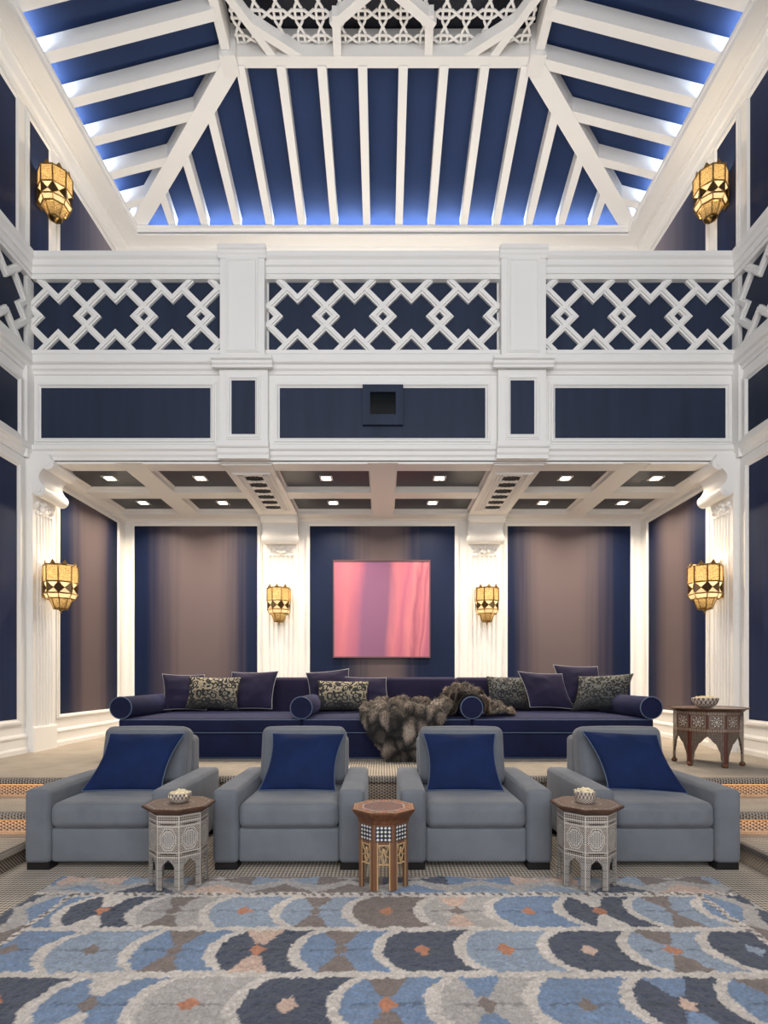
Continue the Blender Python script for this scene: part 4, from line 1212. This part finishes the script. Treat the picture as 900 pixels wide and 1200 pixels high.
# drum table on the platform
def drum():
    t = empty('drum_table', (0, 0, 0)); n = 12; R = 0.318; side = 2*R*math.sin(PI/n); apo = R*math.cos(PI/n); hs = side/2
    RED = np.array((0.085, 0.020, 0.012)); MID = np.array((0.20, 0.12, 0.075))
    def col(sgn):
        def f(x, z):
            u = x*sgn                                   # leg at u = -hs, arch centre at u = +hs
            if abs(z-0.385) < 0.003 or abs(z-0.350) < 0.003 or abs(z-0.520) < 0.003 or abs(z-0.555) < 0.003: return RED
            if 0.35 < z < 0.385 or 0.520 < z < 0.555:
                return PEARL2 if (x/0.022) % 1 > 0.45 and abs(((z % 0.17)-0.0175)) >= 0 and hsh(math.floor(x/0.022), 1) > 0.1 else MID*0.7
            if 0.385 < z < 0.520:
                if abs(x) > hs-0.012: return RED
                dx, dz = x, z-0.4525; r = math.hypot(dx, dz); a = math.atan2(dz, dx)
                if max(abs(dx), abs(dz)) > 0.060: return PEARL2*0.7
                if r < 0.012: return PEARL
                if r < 0.054:
                    s_ = math.cos(a*8); return PEARL if (s_ > 0.2 and 0.020 < r < 0.032) or (s_ < -0.25 and 0.036 < r < 0.050) else MID*0.55
                return MID*0.6 if hsh(math.floor(x/0.008), math.floor(z/0.008)) > 0.4 else PEARL2
            if z < 0.35:
                if u < -hs+0.020: return RED
                return PEARL2*0.75 if (z/0.014) % 1 > 0.55 and (x/0.010) % 1 > 0.2 else MID*0.3
            return MID*0.6
        return f
    def patches(sgn):
        leg = 0.034
        def arch(x):
            u = x*sgn; q = (u+hs-leg)/(2*hs-leg)        # 0 at the leg, 1 at the apex
            q = max(0, min(1, q))
            return 0.05+0.26*(q**0.38)-0.022*abs(math.sin(q*PI*2.5))*(1-q)
        top = lambda x: 0.56
        if sgn > 0: return [(-hs, -hs+leg, lambda x: 0.03, top, 12, 110), (-hs+leg, hs, arch, top, 44, 100)]
        return [(-hs, hs-leg, arch, top, 44, 100), (hs-leg, hs, lambda x: 0.03, top, 12, 110)]
    mes = [side_panel('side_panel', M_inlay, side, apo, 0, patches(s), col(s), 0.016, t) for s in (1, -1)]
    put_panels(mes, 'side_panel', n, t, math.radians(30), 0.016, lambda k: k % 2)
    MB().lathe([(0.0, 0.555), (0.33, 0.555), (0.335, 0.57), (0.365, 0.575), (0.388, 0.583), (0.384, 0.590), (0.35, 0.583), (0.0, 0.583)], 12, (0, 0, 0), PI/12).build('tray_top', M_woodd, t)
    disc_top('inlaid_top', 12, 0.345, PI/12, 0.58, 0.5845, pearl_top, M_ctab, t, None)
    for k in range(6):
        a = -PI/2+math.radians(30)-PI/12+PI/3*k
        MB().lathe([(0, 0), (0.020, 0.0), (0.030, 0.014), (0.028, 0.03), (0.016, 0.042), (0.0, 0.045)], 10, ((R-0.012)*math.cos(a), (R-0.012)*math.sin(a), 0)).build('foot', M_wood, t, smooth=True)
    return t
dt = drum(); dt.location = (PX(829, 5.72), 5.72, HP); dt.rotation_euler = (0, 0, math.radians(-15.7))
tag(dt, 'round drum table with arched legs and star inlay on the platform by the right wall', 'side table')

# bowls of popcorn
def bowl_col(x, z, a):
    q = abs((a*10+z*60) % 1-0.5)+abs((a*10-z*60) % 1-0.5)
    return PEARL*1.05 if q > 0.42 else DKB*2
def make_bowl(R, r0, H):
    prof = [(0.0, 0.0), (r0, 0.0)]+[(r0+(R-r0)*math.sin(PI/2*k/8), H*(1-math.cos(PI/2*k/8))*0.7+H*0.3*k/8) for k in range(1, 9)]
    inn = [(r*0.93, z+0.004) for r, z in prof[:0:-1]]
    pr = prof+inn+[(0.0, 0.006)]
    o = MB().lathe(pr, 72).build('bowl', M_inlay, None, smooth=True)
    # patterned rows
    sub = o.modifiers.new('s', 'SUBSURF'); sub.levels = 1; sub.render_levels = 1; sub.subdivision_type = 'SIMPLE'
    cols = []
    for v in o.data.vertices:
        a = math.atan2(v.co.y, v.co.x)/(2*PI)
        k = round(a*72); row = int(round(v.co.z/H*9)); cols.append(PEARL*1.05 if (k//2+row) % 2 else BRN*0.7)
    setcol(o, cols); return o
def popcorn(R, z, n, rise, seed):
    r = random.Random(seed); mb = MB()
    for _ in range(n):
        a, q = r.uniform(0, 2*PI), R*math.sqrt(r.random()); h = z+rise*(1-(q/R)**2)+r.uniform(-0.004, 0.006)
        for _k in range(3):
            mb.ball((q*math.cos(a)+r.gauss(0, .004), q*math.sin(a)+r.gauss(0, .004), h+r.gauss(0, .003)), r.uniform(0.006, 0.010), 6, 4)
    o = mb.build('popcorn', M_corn, None, smooth=True); return stuff(o)
BW = [((ps.location.x+0.0, 3.54, 0.539), 0.072, 0.045, 0.060, 'low pearl inlaid bowl on the left pearl stool', 'heap of popcorn in the bowl on the left pearl stool'),
      ((p2.location.x-0.005, 3.54, 0.539), 0.068, 0.055, 0.070, 'low pearl inlaid bowl on the right pearl stool', 'heap of popcorn in the bowl on the right pearl stool'),
      ((dt.location.x-0.06, 5.66, HP+0.586), 0.125, 0.045, 0.100, 'rounded metallic bowl on the drum table', 'heap of popcorn in the bowl on the drum table')]
for i, (loc, R, r0, H, l1, l2) in enumerate(BW):
    b = make_bowl(R, r0, H); b.location = loc; tag(b, l1, 'bowl', 'popcorn bowls')
    p = popcorn(R*0.88, H-0.012, 70 if i < 2 else 140, 0.022, i); p.location = loc; tag(p, l2, 'popcorn', 'popcorn in bowls')

# ------------------------------------------------------------------ rug
def rug():
    x0, x1, y0, y1 = -2.15, 2.20, 0.30, 3.655
    nx, ny = 520, 400
    xs = np.linspace(x0, x1, nx+1); ys = np.linspace(y0, y1, ny+1)
    X, Y = np.meshgrid(xs, ys)
    def vnoise(X, Y, s, seed):
        g = np.random.default_rng(seed).random((160, 160)); a, b = X/s+40, Y/s+40
        i, j = np.floor(a).astype(int), np.floor(b).astype(int); fa, fb = a-i, b-j; fa = fa*fa*(3-2*fa); fb = fb*fb*(3-2*fb)
        i %= 159; j %= 159
        return (g[j, i]*(1-fa)+g[j, i+1]*fa)*(1-fb)+(g[j+1, i]*(1-fa)+g[j+1, i+1]*fa)*fb
    Xw = X+0.014*(vnoise(X, Y, 0.06, 1)-0.5)+0.016*(vnoise(X, Y, 0.018, 2)-0.5)
    Yw = Y+0.014*(vnoise(X, Y, 0.06, 3)-0.5)+0.016*(vnoise(X, Y, 0.018, 4)-0.5)
    col = np.zeros(X.shape+(3,))
    CR, LB, MBl, NV, BR, BG, PK, OR = [np.array(c) for c in ((0.63, 0.575, 0.525), (0.27, 0.335, 0.43), (0.165, 0.245, 0.385), (0.045, 0.058, 0.095), (0.20, 0.155, 0.135), (0.44, 0.41, 0.39), (0.62, 0.44, 0.35), (0.50, 0.20, 0.10))]
    col[:] = CR
    # field of scallops
    rows_top = 3.318; pitch = 0.444; cw = 0.403; 
    # per row (from the far end): list of (main, wedge, mark)
    K = {'n': NV, 'b': MBl, 'l': LB, 'r': BR, 'g': BG, 'c': CR, 'p': PK, 'o': OR}
    seqs = ['nco grr llo lrr rro gpr bbo nco lrr bbr', 'bbr llr brr npo brr nno llo nnp lro nnl', 'nno bcr ggo nnp bro gbr bbr nbp brr llo',
            'lbo nno bro ggr nco lbr bbo nnr brr gpo', 'bcr ggo nno brr lbo nnr gbr bbo npo brr', 'nno bro lbr gpr nno bbr nco lrr ggo bbr', 'lbr nco brr bbo ggr nno bro lbo nnr bcr', 'nno bro lbr gpr nno bbr nco lrr ggo bbr']
    row = np.floor((rows_top-Yw)/pitch).astype(int); row = np.clip(row, 0, 7)
    yc = rows_top-(row+0.5)*pitch; dz = (Yw-yc)/(pitch/2)
    phase = np.where(row % 2 == 0, 0.17, -0.055)
    R = 0.222
    curve = R*(1-np.sqrt(np.clip(1-(np.abs(dz)*0.96)**2, 0, 1)))
    u = Xw-phase-curve
    k = np.floor(u/cw).astype(int); f = u/cw-k                # 0 at the outer edge of the arc
    xin = f*cw
    for r_ in range(8):
        sq = seqs[r_].split(); base = -5
        for kk in range(-7, 8):
            m = (row == r_) & (k == kk)
            if not m.any(): continue
            a, b, c = sq[(kk-base) % len(sq)]
            cc = np.broadcast_to(K[a], X.shape+(3,)).copy()
            # hourglass wedges above and below the motif
            xc = cw*0.5; wx = np.abs((Xw-phase-kk*cw)-xc-0.05)
            wedge = wx < 0.5*np.abs(dz)*0.21+0.0
            if a != b: cc[wedge & (np.abs(dz) > 0.25)] = K[b]
            line = (np.abs(dz) < 0.035) & (wx < 0.15); cc[line] = cc[line]*0.6
            dia = (wx/0.045+np.abs(dz)/0.26) < 1; cc[dia] = K[c]
            col[m] = cc[m]
    col[xin < 0.060] = CR
    col[np.abs(dz) > 0.89] = CR
    # borders
    bx0, bx1 = -1.87, 1.90
    far = Yw > 3.32; lft = Xw < bx0; rgt = Xw > bx1
    bord = far | lft | rgt
    s_ = np.where(far & ~(lft & (Yw < 3.4)) , Xw, Yw); d_ = np.where(far, Yw-3.32, np.where(lft, bx0-Xw, Xw-bx1))
    per = 0.42; t = (s_/per) % 1; ti = np.floor(s_/per).astype(int)
    tri = np.abs(t-0.5)*2
    pal = np.array([MBl, BR, NV, LB, BR, PK, LB])
    hh = (d_-0.035)/0.28
    c1 = pal[(ti*3) % 7]; c2 = pal[(ti*5+2) % 7]
    bc = np.where((tri < 1-hh*1.9)[..., None] & (hh < 0.5)[..., None], c1, np.where(((1-tri) < 1-np.abs(hh-0.75)*3.2)[..., None], c2, np.where((hh > 0.9)[..., None], BR*1.3, BG)))
    col[bord] = bc[bord]
    dash = bord & (d_ < 0.04) & (d_ > 0.0); on = ((s_+d_*0.5)/0.0575) % 1 > 0.55
    col[dash] = CR; col[dash & on & (d_ < 0.034)] = BR*0.75
    col *= (0.90+0.20*vnoise(X, Y, 0.03, 8)+0.2*(vnoise(X, Y, 0.009, 9)-0.5)+0.15*(vnoise(X, Y, 0.4, 11)-0.5))[..., None]
    Z = 0.022+0.010*(vnoise(X, Y, 0.020, 5)-0.5)+0.008*(vnoise(X, Y, 0.009, 6)-0.5)+0.006*(vnoise(X, Y, 0.15, 7)-0.5)
    edge = np.minimum.reduce([X-x0, x1-X, Y-y0, y1-Y]); Z = np.where(edge < 0.02, Z*np.clip(edge/0.02, 0.1, 1), Z)
    Xj = X+0.004*(vnoise(X, Y, 0.012, 14)-0.5); 
    V = np.stack([Xj, Y, Z], -1).reshape(-1, 3)
    i = np.arange(nx); j = np.arange(ny); J, I = np.meshgrid(j, i, indexing='ij'); a = (J*(nx+1)+I).ravel()
    Fq = np.stack([a, a+1, a+nx+2, a+nx+1], 1)
    me = bpy.data.meshes.new('rug')
    me.vertices.add(len(V)); me.vertices.foreach_set('co', V.astype(np.float32).ravel())
    me.loops.add(Fq.size); me.loops.foreach_set('vertex_index', Fq.ravel().astype(np.int32))
    me.polygons.add(len(Fq)); me.polygons.foreach_set('loop_start', (np.arange(len(Fq))*4).astype(np.int32))
    me.polygons.foreach_set('use_smooth', np.ones(len(Fq), bool))
    me.update(calc_edges=True); me.validate()
    me.materials.append(M_rug); o = bpy.data.objects.new('rug', me); C.objects.link(o)
    setcol(o, col.reshape(-1, 3))
    tag(o, 'large shaggy rug with blue, navy and cream scallop pattern on the lower floor', 'rug')
rug()
